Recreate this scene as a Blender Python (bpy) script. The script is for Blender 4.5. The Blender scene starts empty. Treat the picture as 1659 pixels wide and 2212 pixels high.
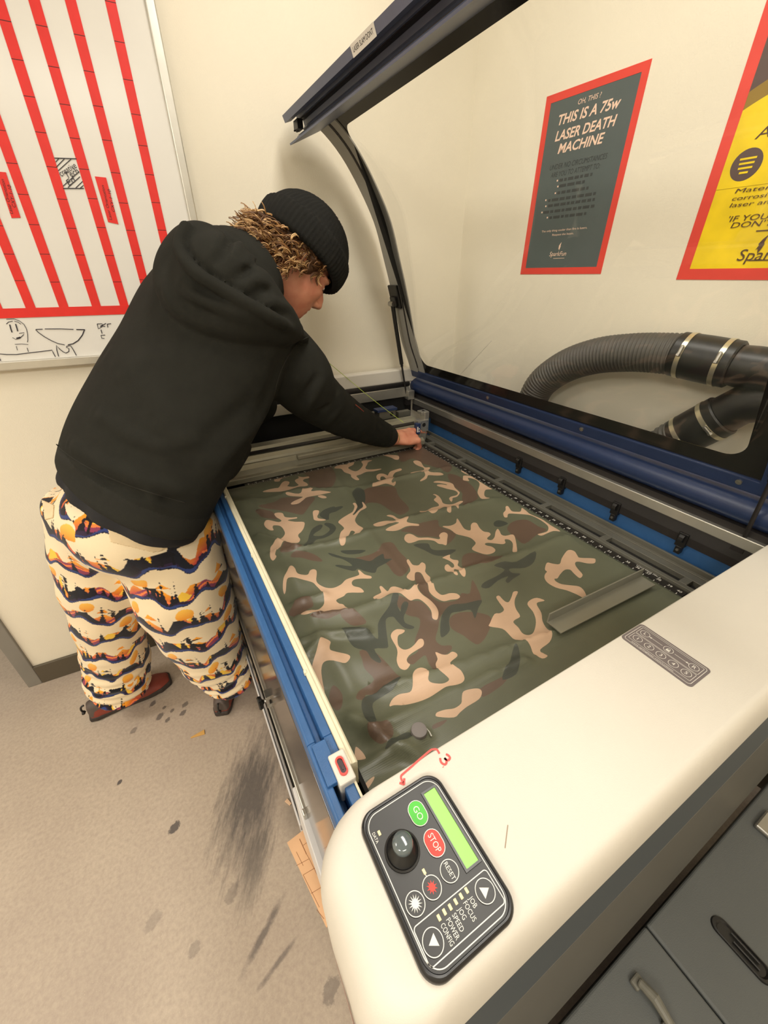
import bpy, bmesh, math, random
import numpy as np
from mathutils import Vector, Matrix
from mathutils.geometry import delaunay_2d_cdt

random.seed(7)
rng = np.random.default_rng(11)
scene = bpy.context.scene
COL = scene.collection
R = math.radians

# ------------------------------------------------------------------ camera
CAM_M = np.array([[0.871993, -0.489516, -0.001279], [-0.251759, -0.446225, -0.858779], [0.419815, 0.749171, -0.512345]])          # rows: right, down, forward
CAM_C = np.array([-0.90055, -1.28027, 1.51802])
FPX = 854.566                      # focal length in pixels of the 1659 x 2212 frame
cam_data = bpy.data.cameras.new('camera')
cam_data.sensor_fit = 'HORIZONTAL'
cam_data.sensor_width = 36.0
cam_data.lens = FPX / 1659.0 * 36.0
cam_data.clip_start = 0.01
cam = bpy.data.objects.new('camera', cam_data)
COL.objects.link(cam)
r_, d_, f_ = (Vector(v) for v in CAM_M)
cam.matrix_world = Matrix(((r_.x, -d_.x, -f_.x, CAM_C[0]), (r_.y, -d_.y, -f_.y, CAM_C[1]),
                           (r_.z, -d_.z, -f_.z, CAM_C[2]), (0, 0, 0, 1)))
scene.camera = cam

# ------------------------------------------------------------------ world, lamps, exposure
scene.view_settings.view_transform = 'Standard'
scene.view_settings.look = 'None'
scene.view_settings.exposure = -0.1
scene.view_settings.gamma = 1.0
scene.view_settings.use_curve_mapping = False
world = bpy.data.worlds.new('world')
scene.world = world
world.use_nodes = True
world.node_tree.nodes['Background'].inputs['Color'].default_value = (1.0, 0.93, 0.82, 1)
world.node_tree.nodes['Background'].inputs['Strength'].default_value = 0.0
CEIL = 2.85


def area_lamp(name, loc, sx, sy, power, color, rot=(0, 0, 0)):
    l = bpy.data.lights.new(name, 'AREA')
    l.shape = 'RECTANGLE'
    l.size, l.size_y = sx, sy
    l.energy = power
    l.color = color
    o = bpy.data.objects.new(name, l)
    o.location = loc
    o.rotation_euler = rot
    COL.objects.link(o)
    return o


WARM = (1.0, 0.945, 0.85)
area_lamp('ceiling_lamp', (-0.30, -0.75, CEIL - 0.08), 0.3, 1.2, 22, WARM)
area_lamp('ceiling_lamp', (-1.2, -2.9, CEIL - 0.08), 1.2, 0.6, 36, WARM)
area_lamp('ceiling_lamp', (-3.1, -2.3, CEIL - 0.08), 1.2, 0.6, 60, WARM)
area_lamp('ceiling_lamp', (-2.9, -0.1, CEIL - 0.08), 1.2, 0.6, 36, WARM)

# ------------------------------------------------------------------ measuring: a pixel of the photograph to a point of the room
def ray(u, v):
    return CAM_M.T @ np.array([(u - 829.5) / FPX, (v - 1106) / FPX, 1.0])


def at(u, v, ax, val):
    """point seen at pixel (u, v) on the plane where coordinate ax (0 x, 1 y, 2 z) equals val"""
    d = ray(u, v)
    return CAM_C + (val - CAM_C[ax]) / d[ax] * d


def on_plane(u, v, p0, n):
    d = ray(u, v)
    return CAM_C + np.dot(np.asarray(p0) - CAM_C, n) / np.dot(d, n) * d


def project(P):
    c = (np.asarray(P) - CAM_C) @ CAM_M.T
    return np.stack([FPX * c[..., 0] / c[..., 2] + 829.5, FPX * c[..., 1] / c[..., 2] + 1106], -1)


# ------------------------------------------------------------------ objects
def tag(o, label=None, cat=None, group=None, kind=None):
    if label: o['label'] = label
    if cat: o['category'] = cat
    if group: o['group'] = group
    if kind: o['kind'] = kind
    return o


def thing(name, loc, label, cat, group=None, rz=0.0):
    o = bpy.data.objects.new(name, None)
    o.empty_display_size = 0.05
    COL.objects.link(o)
    o.location = loc
    o.rotation_euler = (0, 0, rz)
    return tag(o, label, cat, group)


def world_matrix(o):
    m = Matrix.LocRotScale(o.location, o.rotation_euler, o.scale)
    return (world_matrix(o.parent) @ o.matrix_parent_inverse @ m) if o.parent else m


def obj(name, verts, faces, mats, parent=None, mi=None, smooth=False, angle=None, vcol=None):
    """one mesh object in world coordinates; parented it keeps its place"""
    me = bpy.data.meshes.new(name)
    verts = np.asarray(verts, dtype=float)
    if parent is not None:
        inv = np.array(world_matrix(parent).inverted())
        verts = verts @ inv[:3, :3].T + inv[:3, 3]
    me.from_pydata([tuple(v) for v in verts], [], [tuple(int(i) for i in f) for f in faces])
    if not isinstance(mats, (list, tuple)): mats = [mats]
    for m in mats: me.materials.append(m)
    if mi is not None: me.polygons.foreach_set('material_index', np.asarray(mi, dtype=np.int32))
    if vcol is not None:
        ca = me.color_attributes.new('pattern', 'FLOAT_COLOR', 'POINT')
        c = np.ones((len(verts), 4), dtype=np.float32)
        c[:, :3] = vcol
        ca.data.foreach_set('color', c.ravel())
    if smooth: me.polygons.foreach_set('use_smooth', np.ones(len(me.polygons), dtype=bool))
    me.update()
    if angle is not None:
        me.polygons.foreach_set('use_smooth', np.ones(len(me.polygons), dtype=bool))
        me.set_sharp_from_angle(angle=R(angle))
    o = bpy.data.objects.new(name, me)
    COL.objects.link(o)
    if parent is not None: o.parent = parent
    return o


class MB:
    """collects shapes for one mesh"""
    def __init__(s): s.v, s.f, s.m = [], [], []

    def add(s, verts, faces, mat=0):
        n = len(s.v)
        s.v += [tuple(map(float, v)) for v in verts]
        s.f += [tuple(i + n for i in f) for f in faces]
        s.m += [mat] * len(faces)
        return s

    def box(s, a, b, mat=0, M=None):
        x0, y0, z0 = np.minimum(a, b); x1, y1, z1 = np.maximum(a, b)
        v = [(x0, y0, z0), (x1, y0, z0), (x1, y1, z0), (x0, y1, z0), (x0, y0, z1), (x1, y0, z1), (x1, y1, z1), (x0, y1, z1)]
        if M is not None: v = [tuple(M @ Vector(p)) for p in v]
        return s.add(v, [(0, 3, 2, 1), (4, 5, 6, 7), (0, 1, 5, 4), (1, 2, 6, 5), (2, 3, 7, 6), (3, 0, 4, 7)], mat)

    def prism(s, ring0, ring1, mat=0, mat_cap=None):
        n = len(ring0)
        f = [(i, (i + 1) % n, (i + 1) % n + n, i + n) for i in range(n)]
        s.add(list(ring0) + list(ring1), f, mat)
        k = len(s.v) - 2 * n
        s.f += [tuple(range(k + n - 1, k - 1, -1)), tuple(range(k + n, k + 2 * n))]
        s.m += [mat if mat_cap is None else mat_cap] * 2
        return s

    def loft(s, rings, mat=0, caps=True, closed=True):
        n = len(rings[0]); k = len(s.v)
        for r in rings: s.v += [tuple(map(float, p)) for p in r]
        for j in range(len(rings) - 1):
            for i in range(n if closed else n - 1):
                a, b = k + j * n + i, k + j * n + (i + 1) % n
                s.f.append((a, b, b + n, a + n)); s.m.append(mat)
        if caps:
            s.f += [tuple(range(k + n - 1, k - 1, -1)), tuple(range(k + (len(rings) - 1) * n, k + len(rings) * n))]
            s.m += [mat, mat]
        return s

    def tube(s, path, rad, mat=0, n=10, caps=True, up=None):
        path = [Vector(p) for p in path]
        rad = [rad] * len(path) if not hasattr(rad, '__len__') else rad
        rings = []
        t = (path[1] - path[0]).normalized()
        u = t.orthogonal().normalized() if up is None else (Vector(up) - t * t.dot(Vector(up))).normalized()
        for i, p in enumerate(path):
            t = (path[min(i + 1, len(path) - 1)] - path[max(i - 1, 0)]).normalized()
            u = (u - t * t.dot(u)).normalized()
            w = t.cross(u)
            rings.append([p + (u * math.cos(a) + w * math.sin(a)) * rad[i] for a in (2 * math.pi * k / n for k in range(n))])
        return s.loft(rings, mat, caps)

    def build(s, name, mats, parent=None, smooth=False, angle=None):
        return obj(name, s.v, s.f, mats, parent, s.m, smooth, angle)


def bevel(o, w=0.002, seg=2, angle=40):
    m = o.modifiers.new('bevel', 'BEVEL')
    m.width = w; m.segments = seg; m.limit_method = 'ANGLE'; m.angle_limit = R(angle)
    return o


def circle(c, r, n=32, ax=(Vector((1, 0, 0)), Vector((0, 1, 0)))):
    return [Vector(c) + ax[0] * (r * math.cos(2 * math.pi * k / n)) + ax[1] * (r * math.sin(2 * math.pi * k / n)) for k in range(n)]


def smooth_path(P, n=8, closed=False):
    """Catmull-Rom through the points"""
    P = np.asarray(P, float); m = len(P); out = []
    rngs = range(m) if closed else range(m - 1)
    for i in rngs:
        if closed: p0, p1, p2, p3 = P[i - 1], P[i], P[(i + 1) % m], P[(i + 2) % m]
        else: p0, p1, p2, p3 = P[max(i - 1, 0)], P[i], P[i + 1], P[min(i + 2, m - 1)]
        for k in range(n):
            t = k / n
            out.append(0.5 * ((2 * p1) + (-p0 + p2) * t + (2 * p0 - 5 * p1 + 4 * p2 - p3) * t * t + (-p0 + 3 * p1 - 3 * p2 + p3) * t ** 3))
    if not closed: out.append(P[-1])
    return np.array(out)


def round_rect(x0, y0, x1, y1, r, n=8):
    pts = []
    for cx, cy, a0 in ((x1 - r, y1 - r, 0), (x0 + r, y1 - r, 90), (x0 + r, y0 + r, 180), (x1 - r, y0 + r, 270)):
        for k in range(n + 1):
            a = R(a0 + 90 * k / n)
            pts.append((cx + r * math.cos(a), cy + r * math.sin(a)))
    return pts


def text_mesh(body, size, align='CENTER', shear=0.0, offset=0.0, space=1.0):
    """flat lettering as vertices and faces in its own xy plane"""
    c = bpy.data.curves.new('lettering', 'FONT')
    c.body = body; c.size = size; c.align_x = align; c.align_y = 'CENTER'
    c.shear = shear; c.offset = offset; c.space_character = space
    c.resolution_u = 3
    o = bpy.data.objects.new('lettering', c)
    COL.objects.link(o)
    dg = bpy.context.evaluated_depsgraph_get()
    me = o.evaluated_get(dg).to_mesh()
    v = [tuple(p.co) for p in me.vertices]; f = [tuple(p.vertices) for p in me.polygons]
    o.evaluated_get(dg).to_mesh_clear()
    bpy.data.objects.remove(o); bpy.data.curves.remove(c)
    return np.array(v).reshape(-1, 3), f


def put_text(mb, body, size, origin, right, up, mat=0, lift=0.0005, width=None, **kw):
    v, f = text_mesh(body, size, **kw)
    if not len(v): return
    if width is not None:
        w = v[:, 0].max() - v[:, 0].min()
        v[:, 0] *= width / w
    right, up = np.array(right, float), np.array(up, float)
    nrm = np.cross(right, up)
    mb.add(np.array(origin) + v[:, :1] * right + v[:, 1:2] * up + nrm * lift, f, mat)


def stroke(mb, pts, w, n, mat=0, lift=0.0006):
    """a pen line of width w along 3-D points lying on a surface with normal n"""
    pts = [np.asarray(p, float) for p in pts]; n = np.asarray(n, float)
    L, Rr = [], []
    for i, p in enumerate(pts):
        t = pts[min(i + 1, len(pts) - 1)] - pts[max(i - 1, 0)]
        t = t / (np.linalg.norm(t) + 1e-12); s_ = np.cross(n, t) * w / 2
        L.append(p + s_ + n * lift); Rr.append(p - s_ + n * lift)
    k = len(pts)
    mb.add(L + Rr, [(i, i + k, i + k + 1, i + 1) for i in range(k - 1)], mat)


# ------------------------------------------------------------------ materials
def lin(c):
    return tuple(((x / 255) / 12.92 if x / 255 <= 0.04045 else ((x / 255 + 0.055) / 1.055) ** 2.4) for x in c) + (1.0,)


def new_mat(name):
    m = bpy.data.materials.new(name); m.use_nodes = True
    return m, m.node_tree.nodes, m.node_tree.links, m.node_tree.nodes['Principled BSDF']


def mat(name, rgb, rough=0.6, metal=0.0, var=0.0, scale=8.0, bump=0.0, bscale=200.0, spec=0.5, emit=0.0, coat=0.0, sheen=0.0):
    m, N, L, b = new_mat(name)
    c = lin(rgb)
    b.inputs['Base Color'].default_value = c
    b.inputs['Roughness'].default_value = rough
    b.inputs['Metallic'].default_value = metal
    b.inputs['Specular IOR Level'].default_value = spec
    b.inputs['Coat Weight'].default_value = coat
    if sheen:
        b.inputs['Sheen Weight'].default_value = sheen
    if emit:
        b.inputs['Emission Color'].default_value = c
        b.inputs['Emission Strength'].default_value = emit
    tc = N.new('ShaderNodeTexCoord')
    if var:
        nz = N.new('ShaderNodeTexNoise'); nz.inputs['Scale'].default_value = scale; nz.inputs['Detail'].default_value = 6
        L.new(tc.outputs['Object'], nz.inputs['Vector'])
        rp = N.new('ShaderNodeValToRGB')
        rp.color_ramp.elements[0].position = 0.3; rp.color_ramp.elements[1].position = 0.7
        rp.color_ramp.elements[0].color = tuple(x * (1 - var) for x in c[:3]) + (1,)
        rp.color_ramp.elements[1].color = tuple(min(1, x * (1 + var)) for x in c[:3]) + (1,)
        L.new(nz.outputs['Fac'], rp.inputs['Fac']); L.new(rp.outputs['Color'], b.inputs['Base Color'])
    if bump:
        n2 = N.new('ShaderNodeTexNoise'); n2.inputs['Scale'].default_value = bscale; n2.inputs['Detail'].default_value = 3
        L.new(tc.outputs['Object'], n2.inputs['Vector'])
        bp = N.new('ShaderNodeBump'); bp.inputs['Strength'].default_value = bump; bp.inputs['Distance'].default_value = 0.002
        L.new(n2.outputs['Fac'], bp.inputs['Height']); L.new(bp.outputs['Normal'], b.inputs['Normal'])
    return m


def glass_mat(name, tint=(0.985, 0.985, 0.975), f0=0.035, gain=0.55):
    """clear pane: transparent, with a mirror coat that grows towards grazing view"""
    m, N, L, b = new_mat(name)
    N.remove(b)
    out = N['Material Output']
    tr = N.new('ShaderNodeBsdfTransparent'); tr.inputs['Color'].default_value = tint + (1,)
    gl = N.new('ShaderNodeBsdfGlossy'); gl.inputs['Roughness'].default_value = 0.012
    lw = N.new('ShaderNodeLayerWeight'); lw.inputs['Blend'].default_value = 0.5
    pw = N.new('ShaderNodeMath'); pw.operation = 'POWER'; pw.inputs[1].default_value = 4.0
    ma = N.new('ShaderNodeMath'); ma.operation = 'MULTIPLY_ADD'; ma.inputs[1].default_value = gain * (1 - f0); ma.inputs[2].default_value = f0; ma.use_clamp = True
    mx = N.new('ShaderNodeMixShader')
    L.new(lw.outputs['Facing'], pw.inputs[0]); L.new(pw.outputs[0], ma.inputs[0]); L.new(ma.outputs[0], mx.inputs['Fac'])
    L.new(tr.outputs[0], mx.inputs[1]); L.new(gl.outputs[0], mx.inputs[2]); L.new(mx.outputs[0], out.inputs['Surface'])
    return m


M = {}
M['wall'] = mat('wall_paint', (231, 224, 206), 0.7, var=0.03, scale=3, bump=0.25, bscale=260)
M['ceiling'] = mat('ceiling_tile', (240, 238, 232), 0.9, var=0.03)
M['grey_paint'] = mat('grey_frame_paint', (128, 124, 116), 0.45, var=0.05)
M['dark_base'] = mat('dark_baseboard', (84, 76, 62), 0.5, var=0.06)
M['red_tape'] = mat('red_tape', (222, 36, 28), 0.4, var=0.05, scale=30)
M['white_board'] = mat('whiteboard_enamel', (226, 224, 218), 0.22, var=0.015)
M['silver'] = mat('brushed_aluminium', (198, 196, 188), 0.35, 0.85, var=0.06, scale=20)
M['ink'] = mat('black_marker', (40, 36, 46), 0.5)
M['ink_red'] = mat('red_marker', (226, 84, 78), 0.5)
M['ink_dark_red'] = mat('dark_ink_on_red', (70, 10, 10), 0.5)
M['black'] = mat('black_plastic', (24, 23, 22), 0.4, var=0.1)
M['black_matte'] = mat('matte_black', (13, 12, 11), 0.85)
M['blue'] = mat('blue_powder_coat', (50, 94, 146), 0.42, var=0.06, scale=40, bump=0.15, bscale=700)
M['navy'] = mat('navy_powder_coat', (36, 52, 88), 0.35, var=0.06, scale=20, bump=0.1, bscale=500)
M['lid_grey'] = mat('lid_slate_coat', (92, 100, 122), 0.42, var=0.06, scale=15)
M['seal'] = mat('dark_rubber_seal', (32, 28, 27), 0.6)
M['frame_grey'] = mat('lid_side_grey', (152, 150, 142), 0.5, var=0.04)
M['border'] = mat('dark_glass_border', (30, 29, 27), 0.12, var=0.05)
M['cover'] = mat('ivory_cover_plastic', (216, 211, 200), 0.5, var=0.02, scale=6, bump=0.12, bscale=900)
M['cream'] = mat('cream_gasket', (226, 218, 190), 0.45, var=0.05, scale=30)
M['lavender'] = mat('pale_cabinet_coat', (216, 214, 214), 0.5, var=0.03)
M['beam'] = mat('gantry_grey', (112, 110, 100), 0.4, 0.35, var=0.08, scale=12)
M['beam_light'] = mat('gantry_light_grey', (160, 156, 138), 0.35, 0.4, var=0.08, scale=14)
M['panel'] = mat('panel_black', (40, 40, 40), 0.4, var=0.05, scale=30)
M['panel_rim'] = mat('panel_rim', (26, 26, 28), 0.3)
M['print'] = mat('white_print', (232, 230, 222), 0.5)
M['lcd'] = mat('green_display', (126, 192, 52), 0.3, emit=0.25)
M['go'] = mat('green_button', (72, 190, 50), 0.45, emit=0.08)
M['stop'] = mat('red_button', (246, 52, 36), 0.45, emit=0.08)
M['led'] = mat('led_lens', (240, 226, 180), 0.4)
M['keypad'] = mat('keypad_grey', (112, 104, 104), 0.5, var=0.04)
M['plywood'] = mat('plywood', (226, 182, 140), 0.7, var=0.06, scale=14)
M['burn'] = mat('laser_burn', (150, 100, 66), 0.8)
M['steel'] = mat('steel', (168, 166, 160), 0.3, 0.9, var=0.05)
M['grey_disc'] = mat('grey_magnet', (122, 116, 114), 0.6, var=0.05)
M['rubber'] = mat('black_hose_rubber', (80, 77, 72), 0.55, var=0.08)
M['case'] = mat('grey_black_case', (88, 91, 90), 0.5, var=0.06, scale=5, bump=0.2, bscale=600)
M['glass'] = glass_mat('lid_glass')

# ================================================================== the room
W0 = np.array([-1.212, 0.398, 0.0]); _a = R(-2.0)
WD = np.array([math.cos(_a), math.sin(_a), 0.0])          # along the back wall, to the right
WN = np.array([math.sin(_a), -math.cos(_a), 0.0])         # out of the back wall, into the room
UPZ = np.array([0, 0, 1.0])
S_CORNER = 1.607
CORNER = W0 + WD * S_CORNER
PD = np.array([0.108, -0.994, 0.0]); PD /= np.linalg.norm(PD)   # along the right wall, towards the camera
PN = np.array([PD[1], -PD[0], 0.0])                        # out of the right wall, into the room


def wpt(u, v):
    return on_plane(u, v, W0, WN)


def wst(u, v):
    p = wpt(u, v); return float(np.dot(p - W0, WD)), float(p[2])


def W(s, z, out=0.0):
    return W0 + WD * s + UPZ * z + WN * out


def P(t, z, out=0.0):
    return CORNER + PD * t + UPZ * z + PN * out


def wall_box(mb, F, s0, s1, z0, z1, o0, o1, mat_=0):
    v = [F(s, z, o) for o in (o0, o1) for s, z in ((s0, z0), (s1, z0), (s1, z1), (s0, z1))]
    mb.add(v, [(0, 3, 2, 1), (4, 5, 6, 7), (0, 1, 5, 4), (1, 2, 6, 5), (2, 3, 7, 6), (3, 0, 4, 7)], mat_)
    return mb


def floor_material():
    m, N, L, b = new_mat('concrete_floor')
    tc = N.new('ShaderNodeTexCoord')
    def noise(scale, detail=6, rough=0.6):
        n = N.new('ShaderNodeTexNoise'); n.inputs['Scale'].default_value = scale
        n.inputs['Detail'].default_value = detail; n.inputs['Roughness'].default_value = rough
        L.new(tc.outputs['Object'], n.inputs['Vector']); return n
    def ramp(src, p0, p1, c0, c1):
        r = N.new('ShaderNodeValToRGB'); e = r.color_ramp.elements
        e[0].position, e[1].position, e[0].color, e[1].color = p0, p1, c0, c1
        L.new(src, r.inputs['Fac']); return r
    def mix(fac, a, bb, t='MIX'):
        x = N.new('ShaderNodeMix'); x.data_type = 'RGBA'; x.blend_type = t
        for sock, val in ((x.inputs[0], fac), (x.inputs[6], a), (x.inputs[7], bb)):
            if hasattr(val, 'is_output'): L.new(val, sock)
            else: sock.default_value = val
        return x.outputs[2]
    def math_(op, a, bb):
        x = N.new('ShaderNodeMath'); x.operation = op
        for sock, val in ((x.inputs[0], a), (x.inputs[1], bb)):
            if hasattr(val, 'is_output'): L.new(val, sock)
            else: sock.default_value = val
        return x.outputs[0]
    n1, n2, n3 = noise(1.7), noise(90, 3), noise(320, 2)
    col = ramp(n1.outputs['Fac'], 0.3, 0.7, lin((172, 157, 142)), lin((192, 178, 160))).outputs[0]
    col = mix(ramp(n2.outputs['Fac'], 0.35, 0.72, (0, 0, 0, 1), (0.5, 0.5, 0.5, 1)).outputs[0], col, lin((150, 134, 122)))
    col = mix(ramp(n3.outputs['Fac'], 0.66, 0.74, (0, 0, 0, 1), (0.7, 0.7, 0.7, 1)).outputs[0], col, lin((204, 190, 170)))
    # the rubbed black smear, the foot scuffs and the drips: own outlines on the concrete
    def blot(cx, cy, rx, ry, ang, soft=0.6, amount=0.6, breakup=14, stretch=1.0):
        mp = N.new('ShaderNodeMapping'); mp.vector_type = 'TEXTURE'
        mp.inputs['Location'].default_value = (cx, cy, 0); mp.inputs['Rotation'].default_value = (0, 0, R(ang))
        mp.inputs['Scale'].default_value = (rx, ry, 1)
        L.new(tc.outputs['Object'], mp.inputs['Vector'])
        ln = N.new('ShaderNodeVectorMath'); ln.operation = 'LENGTH'; L.new(mp.outputs[0], ln.inputs[0])
        nz = N.new('ShaderNodeTexNoise'); nz.inputs['Scale'].default_value = breakup; nz.inputs['Detail'].default_value = 8
        nz.inputs['Roughness'].default_value = 0.72
        if stretch != 1.0:
            m2 = N.new('ShaderNodeMapping'); m2.inputs['Scale'].default_value = (1, stretch, 1); m2.vector_type = 'POINT'
            L.new(mp.outputs[0], m2.inputs['Vector']); L.new(m2.outputs[0], nz.inputs['Vector'])
        else:
            L.new(tc.outputs['Object'], nz.inputs['Vector'])
        d = math_('ADD', ln.outputs['Value'], math_('MULTIPLY', math_('SUBTRACT', nz.outputs['Fac'], 0.5), 1.9))
        r = ramp(d, 1 - soft, 1.0, (amount, amount, amount, 1), (0, 0, 0, 1))
        return r.outputs[0]
    col = mix(blot(-0.97, -0.47, 0.26, 0.125, 62, 0.75, 0.8, 2.6, 2.6), col, lin((60, 58, 60)))
    col = mix(blot(-1.0, -0.66, 0.14, 0.05, 60, 0.7, 0.6, 2.4, 2.4), col, lin((74, 70, 68)))
    col = mix(blot(-0.84, -0.60, 0.10, 0.09, 20, 0.8, 0.4, 9), col, lin((104, 96, 88)))
    col = mix(blot(-1.02, -0.83, 0.09, 0.012, 35, 0.6, 0.7, 20), col, lin((78, 72, 72)))
    col = mix(blot(-1.00, -0.90, 0.07, 0.008, 20, 0.6, 0.6, 20), col, lin((78, 72, 72)))
    for u, v, r, a in ((377, 1787, 0.016, 0.85), (258, 1690, 0.008, 0.9), (330, 1520, 0.012, 0.7), (345, 1548, 0.014, 0.7),
                       (362, 1555, 0.010, 0.7), (395, 1540, 0.012, 0.7), (400, 1522, 0.012, 0.65), (355, 1528, 0.008, 0.7),
                       (372, 1535, 0.008, 0.7), (290, 1577, 0.012, 0.5), (714, 2140, 0.022, 0.45), (500, 1930, 0.02, 0.3),
                       (420, 2050, 0.016, 0.3), (330, 1990, 0.02, 0.25)):
        p = at(u, v, 2, 0.0)
        col = mix(blot(p[0], p[1], r * 1.3, r * 0.9, 40, 0.25, a, 60), col, lin((66, 62, 64)))
    L.new(col, b.inputs['Base Color'])
    b.inputs['Roughness'].default_value = 0.55
    bp = N.new('ShaderNodeBump'); bp.inputs['Strength'].default_value = 0.25; bp.inputs['Distance'].default_value = 0.002
    L.new(n2.outputs['Fac'], bp.inputs['Height']); L.new(bp.outputs[0], b.inputs['Normal'])
    return m


M['floor'] = floor_material()
XL, YN, YH = -4.2, -4.2, 2.8
mb = MB(); mb.box((XL, YN, -0.06), (1.2, YH, 0)); tag(mb.build('floor', M['floor']), kind='structure')
mb = MB(); mb.box((XL, YN, CEIL), (1.2, YH, CEIL + 0.06)); tag(mb.build('ceiling', M['ceiling']), kind='structure')
S_DOOR = -0.447
mb = MB(); wall_box(mb, W, S_DOOR, S_CORNER + 0.12, 0, CEIL, -0.1, 0); tag(mb.build('wall_back', M['wall']), kind='structure')
mb = MB(); wall_box(mb, P, -0.0, 4.7, 0, CEIL, -0.1, 0); tag(mb.build('wall_right', M['wall']), kind='structure')
mb = MB(); wall_box(mb, W, -3.1, S_DOOR - 1.02, 0, CEIL, -0.1, 0); wall_box(mb, W, S_DOOR - 1.02, S_DOOR, 2.15, CEIL, -0.1, 0)
tag(mb.build('wall_back_left', M['wall']), kind='structure')
mb = MB(); mb.box((XL - 0.1, YN, 0), (XL, YH, CEIL)); tag(mb.build('wall_left', M['wall']), kind='structure')
mb = MB(); mb.box((XL, YN - 0.1, 0), (1.2, YN, CEIL)); tag(mb.build('wall_front', M['wall']), kind='structure')
mb = MB(); mb.box((XL, YH, 0), (1.2, YH + 0.1, CEIL)); tag(mb.build('wall_hall', M['wall']), kind='structure')
# grey door frame at the wall's left end
mb = MB()
wall_box(mb, W, S_DOOR - 0.05, S_DOOR, 0, 2.10, -0.11, 0.012)
wall_box(mb, W, S_DOOR - 1.02, S_DOOR - 0.97, 0, 2.10, -0.11, 0.012)
wall_box(mb, W, S_DOOR - 1.02, S_DOOR, 2.10, 2.15, -0.11, 0.012)
tag(bevel(mb.build('trim_1', M['grey_paint']), 0.003), kind='structure')
hb = wst(76, 1427)[1]
mb = MB(); wall_box(mb, W, S_DOOR, S_CORNER, 0, 0.1, 0, 0.012); tag(bevel(mb.build('baseboard_back', M['dark_base']), 0.003), kind='structure')
mb = MB(); wall_box(mb, P, 0, 4.6, 0, 0.1, 0, 0.012); tag(bevel(mb.build('baseboard_right', M['dark_base']), 0.003), kind='structure')
# lamp housings on the ceiling, round the area lamps
for i, (x, y, hx, hy) in enumerate(((-0.30, -0.75, .15, .6), (-1.2, -2.9, .6, .3), (-3.1, -2.3, .6, .3), (-2.9, -0.1, .6, .3))):
    mb = MB()
    for a, b_ in (((x - hx - .04, y - hy - .04), (x - hx, y + hy + .04)), ((x + hx, y - hy - .04), (x + hx + .04, y + hy + .04)), ((x - hx, y - hy - .04), (x + hx, y - hy)), ((x - hx, y + hy), (x + hx, y + hy + .04))):
        mb.box((a[0], a[1], CEIL - 0.09), (b_[0], b_[1], CEIL))
    tag(mb.build('trim_%d' % (i + 2), M['silver']), kind='structure')

# ================================================================== whiteboard on the back wall
SR, ZB_, SL, ZT = 0.545, 1.285, -0.40, 2.45
wb = thing('whiteboard', W(0, 1.3), 'large whiteboard ruled with vertical red tapes, on the back wall behind the person', 'whiteboard')
mb = MB(); wall_box(mb, W, SL, SR, ZB_, ZT, 0, 0.012); mb.build('writing_surface', M['white_board'], wb)
mb = MB()
wall_box(mb, W, SR - 0.012, SR + 0.012, ZB_ - 0.012, ZT + 0.012, 0, 0.022)
wall_box(mb, W, SL - 0.012, SL + 0.012, ZB_ - 0.012, ZT + 0.012, 0, 0.022)
wall_box(mb, W, SL, SR, ZB_ - 0.014, ZB_ + 0.012, 0, 0.024)
wall_box(mb, W, SL, SR, ZT - 0.012, ZT + 0.012, 0, 0.022)
bevel(mb.build('frame', M['silver'], wb), 0.003)
OB = 0.0125
for k, s in enumerate((-0.315, -0.24, -0.175, -0.11, -0.035, 0.043, 0.1245, 0.209, 0.285, 0.359, 0.445)):
    mb = MB(); z = 1.436
    top = ZT - 0.03
    tilt = 0.008 + 0.004 * math.sin(k * 2.1)
    zs = [1.436] + [1.506 + 0.0667 * i + 0.003 * math.sin(k * 3 + i) for i in range(14)]
    zs = [q for q in zs if q < top] + [top]
    for a, b_ in zip(zs[:-1], zs[1:]):
        for (q0, q1, m_) in ((a + 0.0008, b_ - 0.0008, 0), (b_ - 0.0008, b_ + 0.0008, 1)):
            f0, f1 = (q0 - 1.436) * tilt, (q1 - 1.436) * tilt
            v = [W(s - 0.012 + f0, q0, o) for o in (OB, OB + 0.0006)] + [W(s + 0.012 + f0, q0, o) for o in (OB, OB + 0.0006)] + \
                [W(s - 0.012 + f1, q1, o) for o in (OB, OB + 0.0006)] + [W(s + 0.012 + f1, q1, o) for o in (OB, OB + 0.0006)]
            mb.add(v, [(1, 3, 7, 5), (0, 4, 6, 2), (0, 1, 5, 4), (2, 6, 7, 3)], m_)
    mb.build('tape_strip', [M['red_tape'], M['ink_dark_red']], wb)
mb = MB(); wall_box(mb, W, SL + 0.02, SR - 0.14, 1.413, 1.438, OB + 0.0004, OB + 0.0012)
o = mb.build('tape_strip', M['red_tape'], wb); o['label'] = 'horizontal red tape along the foot of the ruled columns'
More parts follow.
